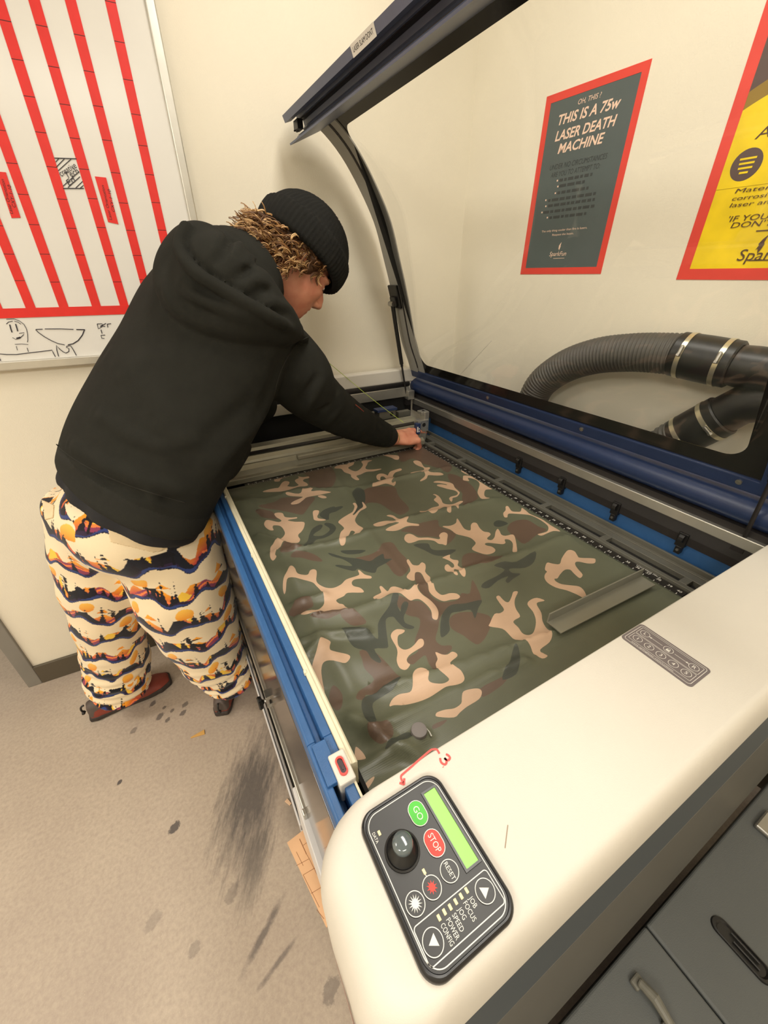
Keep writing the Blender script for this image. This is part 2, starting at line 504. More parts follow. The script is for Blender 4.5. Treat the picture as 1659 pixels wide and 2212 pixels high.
# marker lines
def S1(pts, k=2.698, ox=0, oy=0):
    return [(ox + a / k, oy + b / k) for a, b in pts]
def ink_line(mb, pts, w=0.0022, m_=0, out=OB + 0.0012):
    P_ = [wpt(*p) + WN * out for p in pts]
    stroke(mb, P_, w, WN, m_, 0.0003)
mb = MB()
k7 = lambda pts: S1(pts, 5.53, 0, 560)
ink_line(mb, k7([(440, 832), (520, 830)])); ink_line(mb, k7([(545, 828), (720, 827), (885, 832)])); ink_line(mb, k7([(918, 834), (1020, 836)]), 0.003)
ink_line(mb, k7([(437, 835), (470, 870), (540, 920), (620, 965), (700, 1000), (780, 1016)])); ink_line(mb, k7([(818, 1016), (880, 1003), (940, 965), (990, 900), (1015, 838)]), 0.0028)
ink_line(mb, k7([(710, 1155), (688, 1080), (682, 1022), (720, 1065), (760, 1098), (795, 1113), (830, 1095), (830, 1060), (800, 1045), (805, 1032), (850, 1025), (880, 1070), (905, 1115), (920, 1142)]))
ink_line(mb, k7([(0, 1122), (90, 1130), (210, 1130), (350, 1112), (500, 1095), (630, 1078), (645, 1110), (672, 1158)]))
ink_line(mb, k7([(0, 1160), (25, 1205)]))
o = mb.build('bowl_drawing', M['ink'], wb); mb = MB()
ink_line(mb, k7([(90, 712), (180, 708), (250, 735), (300, 775), (330, 830), (342, 890), (345, 960), (340, 985)]), 0.0016)
ink_line(mb, k7([(90, 770), (115, 745), (165, 735)]), 0.0016); ink_line(mb, k7([(185, 735), (230, 748), (262, 772)]), 0.0016)
ink_line(mb, k7([(130, 775), (145, 830), (158, 868)]), 0.003); ink_line(mb, k7([(200, 768), (215, 815), (225, 855)]), 0.003)
ink_line(mb, k7([(162, 930), (200, 950), (245, 940), (290, 900), (302, 870), (240, 880)]), 0.0016); ink_line(mb, k7([(210, 940), (260, 925)]), 0.004)
ink_line(mb, k7([(190, 1010), (270, 1005), (350, 1012)]), 0.0014); ink_line(mb, k7([(335, 1050), (352, 1098)]), 0.0016); ink_line(mb, k7([(207, 1030), (222, 1080)]), 0.0014)
mb.build('face_drawing', M['ink'], wb); mb = MB()
ink_line(mb, k7([(1165, 768), (1225, 766), (1222, 800), (1180, 826), (1165, 768)])); ink_line(mb, k7([(1200, 797), (1270, 762)])); ink_line(mb, k7([(1210, 790), (1260, 798)]))
ink_line(mb, k7([(1285, 770), (1330, 765)])); ink_line(mb, k7([(1285, 770), (1292, 808)])); ink_line(mb, k7([(1210, 835), (1224, 882)])); ink_line(mb, k7([(1260, 900), (1210, 903), (1222, 940), (1250, 940)]))
mb.build('chart_drawing', M['ink'], wb); mb = MB()
# hatched box with lettering between two tapes
c = lambda pts: S1(pts)
ink_line(mb, c([(322, 928), (450, 932)])); ink_line(mb, c([(372, 1103), (492, 1103)]))
for a, b_ in (((330, 950), (348, 930)), ((335, 978), (380, 932)), ((345, 1000), (418, 934)), ((372, 1090), (465, 1005)), ((400, 1098), (470, 1035)), ((445, 1100), (485, 1062)), ((470, 1102), (490, 1085))):
    ink_line(mb, c([a, b_]), 0.0016)
def wtext(mb, body, p0, p1, size, m_=0, out=OB + 0.0016):
    a, b_ = wpt(*p0) + WN * out, wpt(*p1) + WN * out
    d = b_ - a; w = np.linalg.norm(d); d /= w
    put_text(mb, body, size, (a + b_) / 2, d, np.cross(WN, d), m_, 0.0, width=w, shear=0.15)
wtext(mb, 'creative', *c([(352, 1022), (442, 968)]), 0.019)
wtext(mb, 'Tech', *c([(388, 1034), (456, 1000)]), 0.019)
wtext(mb, 'Ed', *c([(395, 1078), (436, 1048)]), 0.018)
o = mb.build('hatched_box_drawing', M['ink'], wb); o['label'] = 'hatched marker box with handwriting'
for quad, l1, l2 in (([(555, 1033), (620, 1040), (692, 1310), (632, 1297)], [(648, 1285), (600, 1085)], [(665, 1240), (638, 1110)]),
                     ([(-15, 1005), (42, 1010), (127, 1272), (75, 1274)], [(76, 1250), (22, 1050)], [(92, 1215), (62, 1085)])):
    mb = MB(); q = [wpt(*p) for p in c(quad)]
    mb.prism([p + WN * OB for p in q], [p + WN * (OB + 0.001) for p in q])
    wtext(mb, 'Laser Orientation', *c(l1), 0.010, 1, OB + 0.0016)
    wtext(mb, 'CXY-1-10', *c(l2), 0.010, 1, OB + 0.0016)
    o = mb.build('tape_note', [M['red_tape'], M['ink_dark_red']], wb); o['label'] = 'short red tape note with handwriting'

# ================================================================== posters on the right wall
def ppt(u, v):
    return on_plane(u, v, CORNER, PN)
def pst(u, v):
    p = ppt(u, v); return float(np.dot(p - CORNER, PD)), float(p[2])
def poster(name, label, t0, t1, z0, z1, bw, sheet_mat, letter_mats, draw):
    root = thing(name, P((t0 + t1) / 2, z0), label, 'poster')
    mb = MB()
    ring = [(t0, z0), (t1, z0), (t1, z1), (t0, z1)]
    inn = [(t0 + bw, z0 + bw), (t1 - bw, z0 + bw), (t1 - bw, z1 - bw), (t0 + bw, z1 - bw)]
    for o0 in (0.0013,):
        for i in range(4):
            j = (i + 1) % 4
            quad = [ring[i], ring[j], inn[j], inn[i]]
            mb.prism([P(t, z, 0) for t, z in quad], [P(t, z, o0) for t, z in quad])
    b_ = mb.build('tape_border', M['red_border'], root); b_['label'] = 'red tape border round the sheet'
    mb = MB(); wall_box(mb, P, t0 + bw * 0.9, t1 - bw * 0.9, z0 + bw * 0.9, z1 - bw * 0.9, 0, 0.0008)
    s_ = mb.build('sheet', sheet_mat, root)
    draw(root)
    return root
def ptext(mb, body, p0, p1, size, m_=0, out=0.0014, **kw):
    """lettering between two pixels of the photograph, kept level on the wall"""
    a, b_ = pst(*p0), pst(*p1)
    w = abs(b_[0] - a[0]); c_ = ((a[0] + b_[0]) / 2, (a[1] + b_[1]) / 2)
    put_text(mb, body, size, P(c_[0], c_[1], out), PD, UPZ, m_, 0.0, width=w, **kw)
k3 = lambda a, b_: (1060 + a / 2.7696, 60 + b_ / 2.7696)
M['red_border'] = mat('hazed_red_tape', (222, 70, 58), 0.4, var=0.05, scale=20)  # softer red: haze of the glass in front put into the tape colour
M['poster_dark'] = mat('poster_slate', (84, 94, 94), 0.35, var=0.05, scale=12)
M['poster_pink'] = mat('poster_pale_ink', (240, 208, 186), 0.5)
M['poster_faint'] = mat('poster_faint_ink', (60, 64, 64), 0.5)
M['poster_yellow'] = mat('poster_yellow', (240, 208, 20), 0.4, var=0.12, scale=14)
M['poster_brown'] = mat('poster_brown_ink', (86, 60, 36), 0.5)
M['poster_plum'] = mat('poster_plum', (92, 74, 70), 0.45)
M['poster_olive'] = mat('poster_olive', (146, 118, 46), 0.45)
def flame(mb, cx, cz, h, m_, out=0.0014):
    prof = [(0.02, -.5), (.2, -.28), (.34, .0), (.25, .1), (.42, .5), (.05, .28), (-.22, .02), (-.12, -.06), (-.3, -.3), (-.12, -.22)]
    pts = [P(cx + a * h * 0.55, cz + b_ * h, out) for a, b_ in prof]
    mb.add(pts + [P(cx, cz - 0.05 * h, out)], [(i, (i + 1) % len(pts), len(pts)) for i in range(len(pts))], m_)
def draw_dark(root):
    mb = MB()
    ptext(mb, 'OH, THIS ?', k3(522, 452), k3(662, 398), 0.017, 0, shear=0.2)
    ptext(mb, 'THIS IS A 75w', k3(400, 560), k3(772, 448), 0.034, 0, shear=0.2, offset=0.0008)
    ptext(mb, 'LASER DEATH', k3(388, 640), k3(745, 575), 0.034, 0, shear=0.2, offset=0.0008)
    ptext(mb, 'MACHINE', k3(402, 722), k3(672, 672), 0.034, 0, shear=0.2, offset=0.0008)
    o = mb.build('heading', M['poster_pink'], root)
    mb = MB()
    for body, p0, p1, sz in (('UNDER NO CIRCUMSTANCES', (355, 835), (695, 775), 0.019), ('ARE YOU TO ATTEMPT TO:', (362, 882), (655, 830), 0.019)):
        ptext(mb, body, k3(*p0), k3(*p1), sz, 0, shear=0.15)
    for p0, p1 in (((412, 912), (608, 878)), ((412, 945), (580, 920)), ((400, 985), (585, 962)), ((345, 1030), (640, 995)), ((345, 1062), (622, 1032)), ((318, 1102), (636, 1068)), ((352, 1137), (572, 1112))):
        a, b_ = pst(*k3(*p0)), pst(*k3(*p1)); n = int((b_[0] - a[0]) / 0.011)
        t = a[0]; z = (a[1] + b_[1]) / 2; rr = random.Random(int(p0[0] * 7 + p0[1]))
        while t < b_[0] - 0.006:
            w = rr.uniform(0.008, 0.026); w = min(w, b_[0] - t)
            wall_box(mb, P, t, t + w, z - 0.0038, z + 0.0038, 0.0009, 0.0012); t += w + 0.005
    mb.build('faded_lines', M['poster_faint'], root)
    for p in ((400, 915), (403, 950), (388, 990), (331, 1032), (331, 1068), (308, 1105), (340, 1136)):
        t, z = pst(*k3(*p)); mb = MB(); wall_box(mb, P, t - 0.0022, t + 0.0022, z - 0.0022, z + 0.0022, 0.0009, 0.0013); mb.build('bullet', M['poster_pink'], root)
    for body, p0, p1 in (('The only thing cooler than fire is lasers.', (308, 1213), (578, 1203)), ('Respect the beam.', (370, 1238), (497, 1232))):
        mb = MB(); ptext(mb, body, k3(*p0), k3(*p1), 0.0085); mb.build('small_print', M['poster_pink'], root)
    mb = MB()
    ptext(mb, 'SparkFun', k3(352, 1355), k3(452, 1352), 0.019, 0, shear=0.25)
    t, z = pst(*k3(402, 1378)); wall_box(mb, P, t - 0.018, t + 0.026, z - 0.0012, z, 0.0009, 0.0013)
    t, z = pst(*k3(413, 1308)); flame(mb, t, z, 0.024, 0)
    mb.build('logo', M['poster_pink'], root)
t0, t1 = pst(1125, 588)[0], pst(1297, 595)[0]
poster('warning_poster', 'slate grey laser warning poster taped in red, left of the yellow one', t0, t1, 1.523, 2.013, 0.02, M['poster_dark'], None, draw_dark)
def draw_yellow(root):
    t0, t1, z0, z1 = YP
    mb = MB()
    wall_box(mb, P, t0 + 0.02, t1 - 0.02, pst(1600, 243)[1] + 0.022, z1 - 0.02, 0.0008, 0.0012)
    o = mb.build('top_block', M['poster_plum'], root); o['label'] = 'plum coloured block at the top of the sheet'
    # olive dome behind a yellow dome, both spanning the sheet
    cx = (t0 + t1) / 2; hw = (t1 - t0) / 2 - 0.0262
    (ta, za), (tb, zb) = pst(1600, 243), pst(1659, 205)
    def dome(name, mat_, dz, out):
        cv = (zb - za) / (((ta - cx) / hw) ** 2 - ((tb - cx) / hw) ** 2 + 1e-6); top = za + cv * ((ta - cx) / hw) ** 2 + dz
        tt = np.linspace(cx - hw, cx + hw, 41); arc = [(t, top - cv * ((t - cx) / hw) ** 2) for t in tt]
        ring = [(cx + hw, z0 + 0.2), *arc[::-1], (cx - hw, z0 + 0.2)]
        ring = [(t, min(z, z1 - .02)) for t, z in ring]
        mb = MB(); mb.prism([P(t, z, 0.0008) for t, z in ring], [P(t, z, out) for t, z in ring]); mb.build(name, mat_, root)
    dome('olive_band', M['poster_olive'], 0.032, 0.0013); dome('cloud', M['poster_yellow'], 0.0, 0.0016)
    tc_, zc = pst(*k3(1530, 820))
    for dt in (0.0, 0.088, 0.176):
        ring = [(tc_ + dt + 0.0315 * math.cos(q), zc + 0.0315 * math.sin(q)) for q in np.linspace(0, 2 * math.pi, 33)[:-1]]
        mb = MB(); mb.prism([P(t, q, 0.0008) for t, q in ring], [P(t, q, 0.0018) for t, q in ring]); bd_ = mb.build('badge', M['poster_plum'], root)
        for dz, w in ((0.012, 0.017), (0.003, 0.0155), (-0.006, 0.0145), (-0.015, 0.009)):
            mb = MB(); wall_box(mb, P, tc_ + dt - w, tc_ + dt + w, zc + dz - 0.002, zc + dz + 0.002, 0.0018, 0.0022); mb.build('badge_line', M['poster_yellow'], bd_)
    def line(body, p0, size, mb=None):
        keep = mb is not None; mb = mb or MB(); t, z = pst(*k3(*p0)); te = t1 - (t - t0)
        put_text(mb, body, size, P((t + te) / 2, z, 0.0022), PD, UPZ, 0, 0.0, width=te - t, shear=0.15)
        if not keep: mb.build('text_line', M['poster_brown'], root)
    line('ABSOLUTELY', (1583, 640), 0.030)
    line('Materials that release', (1462, 980), 0.0125)
    line('corrosive vapors harm the', (1445, 1025), 0.0125)
    line('laser and potentially you', (1430, 1065), 0.0125)
    line("'IF YOU'RE NOT SURE", (1418, 1148), 0.017)
    line("DON'T SHOOT IT'", (1435, 1185), 0.017)
    t, z = pst(*k3(1590, 1216)); mb = MB(); wall_box(mb, P, t, t1 - (t - t0), z - 0.0012, z + 0.0012, 0.0018, 0.0022); mb.build('rule', M['poster_brown'], root)
    mb = MB(); line('SparkFun', (1480, 1365), 0.036, mb)
    t, z = pst(*k3(1545, 1392)); wall_box(mb, P, t, t + 0.12, z - 0.0012, z + 0.0012, 0.0018, 0.0022)
    t, z = pst(*k3(1617, 1295)); flame(mb, t, z, 0.040, 0, 0.0022)
    mb.build('logo', M['poster_brown'], root)
a0 = pst(1460, 606)[0]
YP = (a0, a0 + 0.40, 1.508, 2.10)
poster('warning_poster', 'yellow material warning poster taped in red, cut off by the right edge', *YP, 0.026, M['poster_yellow'], None, draw_yellow)

# ================================================================== the laser engraver
Y0, Y1 = 0.30, -1.085         # far end and near end of the opening
XF = -0.85                    # front face
BED = 0.90
mach = thing('laser_engraver', (-0.3, -0.4, 0), 'big ivory and blue laser engraving machine with its glass lid open', 'laser engraver')

# cabinet under the bed: far side, back, near side and front panels
mb = MB()
mb.box((XF + 0.012, Y0, 0.06), (0.2, Y0 + 0.02, 0.88))
mb.box((0.18, -1.24, 0.06), (0.2, Y0, 0.88))
mb.box((XF + 0.012, -1.24, 0.06), (0.2, -1.22, 0.88))
mb.box((XF + 0.012, -1.24, 0.06), (0.2, Y0, 0.08))
bevel(mb.build('cabinet', M['lavender'], mach), 0.003)
mb = MB()
mb.box((-0.858, -1.235, 0.05), (XF + 0.012, Y0, 0.135)); mb.box((-0.8665, -0.775, 0.275), (-0.8615, Y0, 0.312)); mb.box((-0.8615, -0.775, 0.135), (XF + 0.012, Y0, 0.275))
mb.box((-0.8665, -1.235, 0.135), (XF + 0.012, -0.775, 0.288))
mb.box((-0.8625, -1.235, 0.318), (XF + 0.012, -0.775, 0.50))
mb.box((-0.856, -1.235, 0.288), (XF + 0.012, -0.99, 0.318))
o = bevel(mb.build('lower_front_panel', M['lavender'], mach), 0.002)
mb = MB(); mb.box((-0.8605, -0.775, 0.30), (XF + 0.012, Y0 - 0.02, 0.495))
mb.build('lower_door', M['border'], mach)
# front door: dark smoked window, aluminium strip along its foot
M['smoke'] = mat('smoked_front_window', (74, 66, 60), 0.1, var=0.03)
mb = MB(); mb.box((XF - 0.001, -1.10, 0.515), (XF + 0.012, Y0, 0.965))
fd = bevel(mb.build('front_door', M['smoke'], mach), 0.002)
mb = MB(); mb.box((XF - 0.006, -0.84, 0.497), (XF + 0.006, Y0 - 0.05, 0.515)); mb.box((XF - 0.009, -0.85, 0.495), (XF, -0.835, 0.52))
bevel(mb.build('door_strip', M['silver'], fd), 0.002)
kb = at(579, 1511, 0, XF - 0.006)
mb = MB()
for dz in (-0.017, 0.012):
    mb.box((XF - 0.012, kb[1] - 0.012, kb[2] + dz), (XF, kb[1] + 0.012, kb[2] + dz + 0.012))
mb.box((XF - 0.012, kb[1] - 0.010, kb[2] - 0.02), (XF - 0.004, kb[1] - 0.004, kb[2] + 0.02))
mb.tube([(XF - 0.002, kb[1], kb[2]), (XF - 0.016, kb[1], kb[2])], 0.005)
bevel(mb.build('latch_bracket', M['steel'], fd), 0.001)
mb = MB()
ring = [[(XF - 0.016 - q, kb[1] + r * math.cos(t) * (1 + .10 * math.cos(8 * t)), kb[2] + r * math.sin(t) * (1 + .10 * math.cos(8 * t))) for t in np.linspace(0, 2 * math.pi, 49)[:-1]]
        for q, r in ((0.0, 0.004), (0.003, 0.006), (0.006, 0.014), (0.012, 0.0155), (0.015, 0.013))]
mb.loft(ring); mb.build('latch_knob', M['black'], fd, angle=30)

# front rail: blue steel with a groove, cream gasket inside it
YR = -1.12
def extr(mb, prof, y0, y1, m_=0):
    mb.prism([(x, y0, z) for x, z in prof], [(x, y1, z) for x, z in prof], m_)
mb = MB()
prof = [(-.850, .955), (-.850, .997), (-.847, 1.0), (-.8385, 1.0), (-.8365, .988), (-.829, .988), (-.827, 1.0), (-.815, 1.0), (-.815, .955)]
extr(mb, prof, -0.985, Y0)
prof2 = [(-.850, .955), (-.850, .997), (-.847, 1.0), (-.8385, 1.0), (-.8365, .955)]
extr(mb, prof2, YR, -0.985)
extr(mb, [(-.8365, .955), (-.8365, .972), (-.829, .972), (-.829, .955)], YR, -0.985)
extr(mb, [(-.829, .955), (-.827, 1.0), (-.815, 1.0), (-.815, .955)], YR, -0.985)
rail = bevel(mb.build('front_rail', M['blue'], mach), 0.0015)
mb = MB(); mb.box((-.8445, -1.045, 0.996), (-.826, -0.99, 1.0045)); bevel(mb.build('latch_plate', M['blue'], rail), 0.001)
mb = MB(); extr(mb, [(-.815, .95), (-.815, 1.003), (-.813, 1.005), (-.8085, 1.005), (-.808, 1.0035), (-.8035, 1.0035), (-.801, 1.001), (-.801, .95)], -1.035, Y0)
extr(mb, [(-.815, .95), (-.815, 1.001), (-.812, 1.001), (-.812, .95)], YR, -1.035)
for y in (-0.885, -0.55, -0.25):
    mb.box((-.8165, y, 0.999), (-.812, y + 0.006, 1.0062))
bevel(mb.build('gasket_strip', M['cream'], mach), 0.001)
# lid sensor: ivory block with a red oval socket
sc_ = at(738, 1655, 2, 1.0095)[:2]
mb = MB(); mb.box((sc_[0] - .0105, sc_[1] - .0195, 0.97), (sc_[0] + .0105, sc_[1] + .0195, 1.0095))
sn = bevel(mb.build('sensor_block', M['cover'], mach), 0.002)
def capsule(hx, hy, n=10):
    """upright capsule outline, long along y"""
    r = hx; pts = []
    for k in range(n + 1): a = math.pi * k / n; pts.append((r * math.cos(a), hy - r + r * math.sin(a)))
    for k in range(n + 1): a = math.pi + math.pi * k / n; pts.append((r * math.cos(a), -(hy - r) + r * math.sin(a)))
    return pts
mb = MB(); oc, ic = capsule(0.0052, 0.0118), capsule(0.0034, 0.0092)
n_ = len(oc)
rings = [[(sc_[0] + a, sc_[1] + b, z) for a, b in c_] for c_, z in ((oc, 1.0095), (oc, 1.0115), (ic, 1.0115), (ic, 1.0098))]
mb.loft(rings, caps=False); mb.build('socket_ring', mat('socket_red', (210, 70, 62), 0.4), sn, angle=40)
mb = MB(); mb.add([(sc_[0] + a, sc_[1] + b, 1.0100) for a, b in ic], [tuple(range(n_))]); mb.box((sc_[0] - 0.0009, sc_[1] - 0.005, 1.01), (sc_[0] + 0.0009, sc_[1] + 0.001, 1.0106))
mb.build('socket', mat('socket_dark', (52, 22, 30), 0.3), sn)

# bed, rulers, back plate with slots
mb = MB(); mb.box((-0.80, Y1 - 0.1, 0.882), (0.03, 0.02, BED - 0.003)); mb.build('bed_plate', M['black_matte'], mach)
mb = MB(); mb.box((-0.80, Y1 - 0.1, 0.79), (-0.795, Y0 - 0.01, 0.955)); mb.box((-0.80, Y0 - 0.012, 0.5), (0.125, Y0 - 0.01, 1.06)); mb.box((-0.80, 0.02, 0.70), (0.125, Y0 - 0.01, 0.72))
mb.build('inner_wall', M['black_matte'], mach)
def ruler(name, label, origin, along, across, n, w, first=0):
    """black ruler: ticks every eighth, a number every inch"""
    origin, along, across = (np.array(a, float) for a in (origin, along, across))
    L_ = n * 0.0254
    mb = MB(); c0 = origin - along * 0.01; c1 = origin + along * (L_ + 0.012) + across * w
    mb.box((min(c0[0], c1[0]), min(c0[1], c1[1]), BED - 0.003), (max(c0[0], c1[0]), max(c0[1], c1[1]), BED + 0.002))
    rl = mb.build(name, mat(name + '_black', (34, 31, 28), 0.4), mach)
    rl['label'] = label
    mk = MB(); zt = BED + 0.0022
    for i in range(n * 4 + 1):
        h = 0.0095 if i % 4 == 0 else (0.0055 if i % 2 == 0 else 0.0035)
        p = origin + along * (i * 0.0254 / 4) + across * 0.001
        q = p + across * h; d = along * (0.0007 if i % 4 == 0 else 0.0005)
        mk.add([(*(p - d)[:2], zt), (*(p + d)[:2], zt), (*(q + d)[:2], zt), (*(q - d)[:2], zt)], [(0, 1, 2, 3)])
    return rl, mk, zt
rl, mk, zt = ruler('back_ruler', 'black ruler with white inch numbers along the back of the bed', (-0.004, 0, 0), (0, -1, 0), (1, 0, 0), 40, 0.031)
for i in range(0, 41):
    put_text(mk, str(i), 0.0105, (0.0165, -i * 0.0254 - (0.004 if i < 40 else 0), zt), (0, -1, 0), (1, 0, 0), lift=0.0)
put_text(mk, 'LOCATING PIN A', 0.0075, (0.0245, -0.0254 * 37.0, zt), (0, -1, 0), (1, 0, 0), lift=0.0)
mk.box((-0.0042, -1.02, zt - 0.0003), (-0.0030, 0, zt)); mk.build('scale_print', M['print'], rl)
rl, mk, zt = ruler('side_ruler', 'black ruler along the far side of the bed', (0.0, 0.004, 0), (-1, 0, 0), (0, 1, 0), 28, 0.019)
for i in range(0, 29):
    put_text(mk, str(i), 0.008, (-i * 0.0254, 0.0158, zt), (0, -1, 0) if False else (1, 0, 0), (0, 1, 0), lift=0.0)
mk.build('scale_print', M['print'], rl)
# back plate, long slots
mb = MB()
mb.box((0.028, Y1 - 0.05, 0.893), (0.046, 0.10, 0.9065)); mb.box((0.075, Y1 - 0.05, 0.893), (0.118, 0.10, 0.9065)); mb.box((0.046, Y1 - 0.05, 0.885), (0.075, 0.10, 0.893), 1)
ys = [0.10] + [0.02 - 0.205 * i for i in range(7)]
for y in ys: mb.box((0.046, y - 0.009, 0.893), (0.075, y + 0.009, 0.9065))
mb.box((0.112, Y1 - 0.05, 0.9065), (0.118, Y0 - 0.02, 0.919)); mb.box((0.028, Y1 - 0.05, 0.9065), (0.031, 0.10, 0.9095))
mb.box((0.098, Y1 - 0.05, 0.9065), (0.1015, 0.10, 0.9085))
bevel(mb.build('back_plate', [M['beam'], M['black_matte']], mach), 0.0008)
# back wall of the bay: blue panel, cable clips, dark strip, aluminium bar, blue roll
mb = MB(); mb.box((0.130, Y1 - 0.05, 0.89), (0.134, 0.20, 0.972)); bp_ = mb.build('blue_panel', M['blue'], mach)
mb = MB(); mb.box((0.1225, Y1 - 0.05, 0.955), (0.130, 0.12, 0.976)); mb.build('cable', M['seal'], bp_)
for u, v in ((1122, 1000), (1214, 1046), (1328, 1105), (1465, 1185)):
    p = at(u, v, 0, 0.122)
    mb = MB(); mb.box((0.117, p[1] - 0.011, 0.946), (0.130, p[1] + 0.011, 0.984)); mb.box((0.115, p[1] - 0.008, 0.927), (0.130, p[1] + 0.006, 0.948)); mb.tube([(0.116, p[1] - 0.006, 0.972), (0.116, p[1] + 0.006, 0.972)], 0.011)
    c_ = bevel(mb.build('cable_clip', M['black'], bp_), 0.0015)
    mb = MB(); mb.tube([(0.1152, p[1] - 0.001, 0.938), (0.1135, p[1] - 0.001, 0.938)], 0.0035); mb.build('rivet', M['steel'], c_)
for u, v in ((978, 936), (1041, 969)):
    p = at(u, v, 0, 0.128); mb = MB(); mb.tube([(0.131, p[1], p[2]), (0.126, p[1], p[2])], 0.004, n=12); mb.build('screw', M['steel'], bp_)
mb = MB(); mb.box((0.122, Y1 - 0.05, 0.976), (0.140, Y0 - 0.03, 1.007)); mb.build('dark_strip', mat('dark_grey_strip', (52, 50, 50), 0.5, var=0.08), mach)
mb = MB(); mb.box((0.118, Y1 - 0.05, 1.007), (0.150, Y0 - 0.035, 1.033)); bevel(mb.build('back_bar', M['silver'], mach), 0.002)
mb = MB(); mb.box((0.13, Y1 - 0.08, 1.033), (0.17, Y0 - 0.01, 1.048)); mb.build('roll_seal', M['seal'], mach)
mb = MB()
prof = [(0.165 - 0.040 * math.sin(a), 1.080 - 0.036 * math.cos(a)) for a in np.linspace(0.15, 2.6, 20)]
prof += [(0.165, 1.118), (0.2, 1.115), (0.2, 1.045)]
extr(mb, prof, Y1 - 0.16, Y0); mb.build('hinge_roll', M['navy'], mach, angle=40)

# far end: ivory end cover, dark seal, aluminium strip
mb = MB(); mb.box((-0.84, Y0 - 0.005, 1.10), (0.2, Y0 + 0.04, 1.158)); mb.box((-0.84, Y0, 0.5), (0.2, Y0 + 0.035, 1.10)); bevel(mb.build('end_cover', M['cover'], mach), 0.006, 3)
mb = MB(); mb.tube([(-0.80, Y0 - 0.012, 1.094), (0.11, Y0 - 0.012, 1.094)], 0.0105); mb.build('end_seal', M['seal'], mach, smooth=True)
mb = MB(); mb.box((-0.80, Y0 - 0.026, 1.040), (0.105, Y0 - 0.010, 1.084)); mb.box((0.085, Y0 - 0.05, 1.03), (0.118, Y0 - 0.01, 1.07)); bevel(mb.build('end_strip', M['silver'], mach), 0.002)
# gantry beam across the bed at the far end
gp = [(0.024, 0.903), (0.024, 0.921), (0.036, 0.925), (0.048, 0.940), (0.052, 0.957), (0.058, 0.958), (0.062, 0.966), (0.066, 0.980), (0.095, 0.984), (0.10, 0.996), (0.135, 0.998), (0.14, 0.903)]
mb = MB()
mb.prism([(-0.795, y, z) for y, z in gp], [(0.03, y, z) for y, z in gp])
g_ = bevel(mb.build('gantry_beam', M['beam_light'], mach), 0.001)
mb = MB(); mb.box((-0.795, 0.0665, 0.9845), (0.03, 0.092, 0.9858)); mb.box((-0.795, 0.0185, 0.9235), (0.03, 0.036, 0.9262)) if False else None
mb.build('gantry_groove', M['seal'], g_)
a_ = at(640, 975, 1, 0.045); b_ = at(835, 925, 1, 0.045)
mb = MB(); mb.box((a_[0], 0.036, 0.942), (0.0, 0.056, 0.958)); bevel(mb.build('carriage_rail', M['beam_light'], g_), 0.004, 3)
# laser head with its bracket and a decal, at the back corner
hd = at(905, 900, 1, 0.045)
mb = MB()
mb.box((0.000, 0.035, 0.955), (0.052, 0.07, 1.005)); mb.box((0.034, 0.04, 1.0), (0.056, 0.075, 1.036)); mb.box((0.020, 0.045, 1.024), (0.056, 0.078, 1.037)); mb.box((0.012, 0.04, 0.915), (0.045, 0.065, 0.955))
hb_ = bevel(mb.build('laser_head', M['silver'], mach), 0.002)
mb = MB(); mb.box((-0.014, 0.026, 0.952), (0.006, 0.046, 0.997)); bevel(mb.build('head_cover', M['navy'], hb_), 0.002)
mb = MB(); mb.box((-0.011, 0.0255, 0.962), (-0.006, 0.026, 0.985)); mb.box((-0.003, 0.0255, 0.962), (0.001, 0.026, 0.968)); mb.box((-0.003, 0.0255, 0.973), (0.001, 0.026, 0.978)); mb.build('head_decal', M['print'], hb_)
mb = MB(); mb.tube([(0.028, 0.0345, 0.985), (0.028, 0.037, 0.985)], 0.0085, n=20); mb.build('head_port', M['black_matte'], hb_)
mb = MB(); mb.tube([(0.038, 0.060, 1.0365), (0.038, 0.060, 1.0378)], 0.006, n=16); mb.build('set_screw', M['black_matte'], hb_)
for p in ((0.014, 0.995), (0.046, 0.968), (0.016, 0.965), (0.044, 0.998)): mb = MB(); mb.tube([(p[0], 0.0346, p[1]), (p[0], 0.036, p[1])], 0.003, n=10); mb.build('screw', M['steel'], hb_)
mb = MB(); mb.box((-0.115, 0.16, 0.992), (-0.035, 0.19, 1.028)); mb.box((-0.125, 0.155, 1.026), (-0.03, 0.195, 1.036), 1); mb.box((-0.02, 0.16, 0.99), (0.04, 0.185, 1.012))
mb.tube([(-0.055, 0.159, 1.01), (-0.055, 0.1605, 1.01)], 0.008, 2, n=16)
bevel(mb.build('motor_block', [M['beam'], M['navy'], M['black_matte']], mach), 0.002)
for x in (-0.14, -0.165):
    mb = MB(); mb.tube([(x, 0.17, 0.985), (x, 0.17, 1.03)], 0.006, n=10); mb.build('limit_post', M['beam'], mach, angle=40)

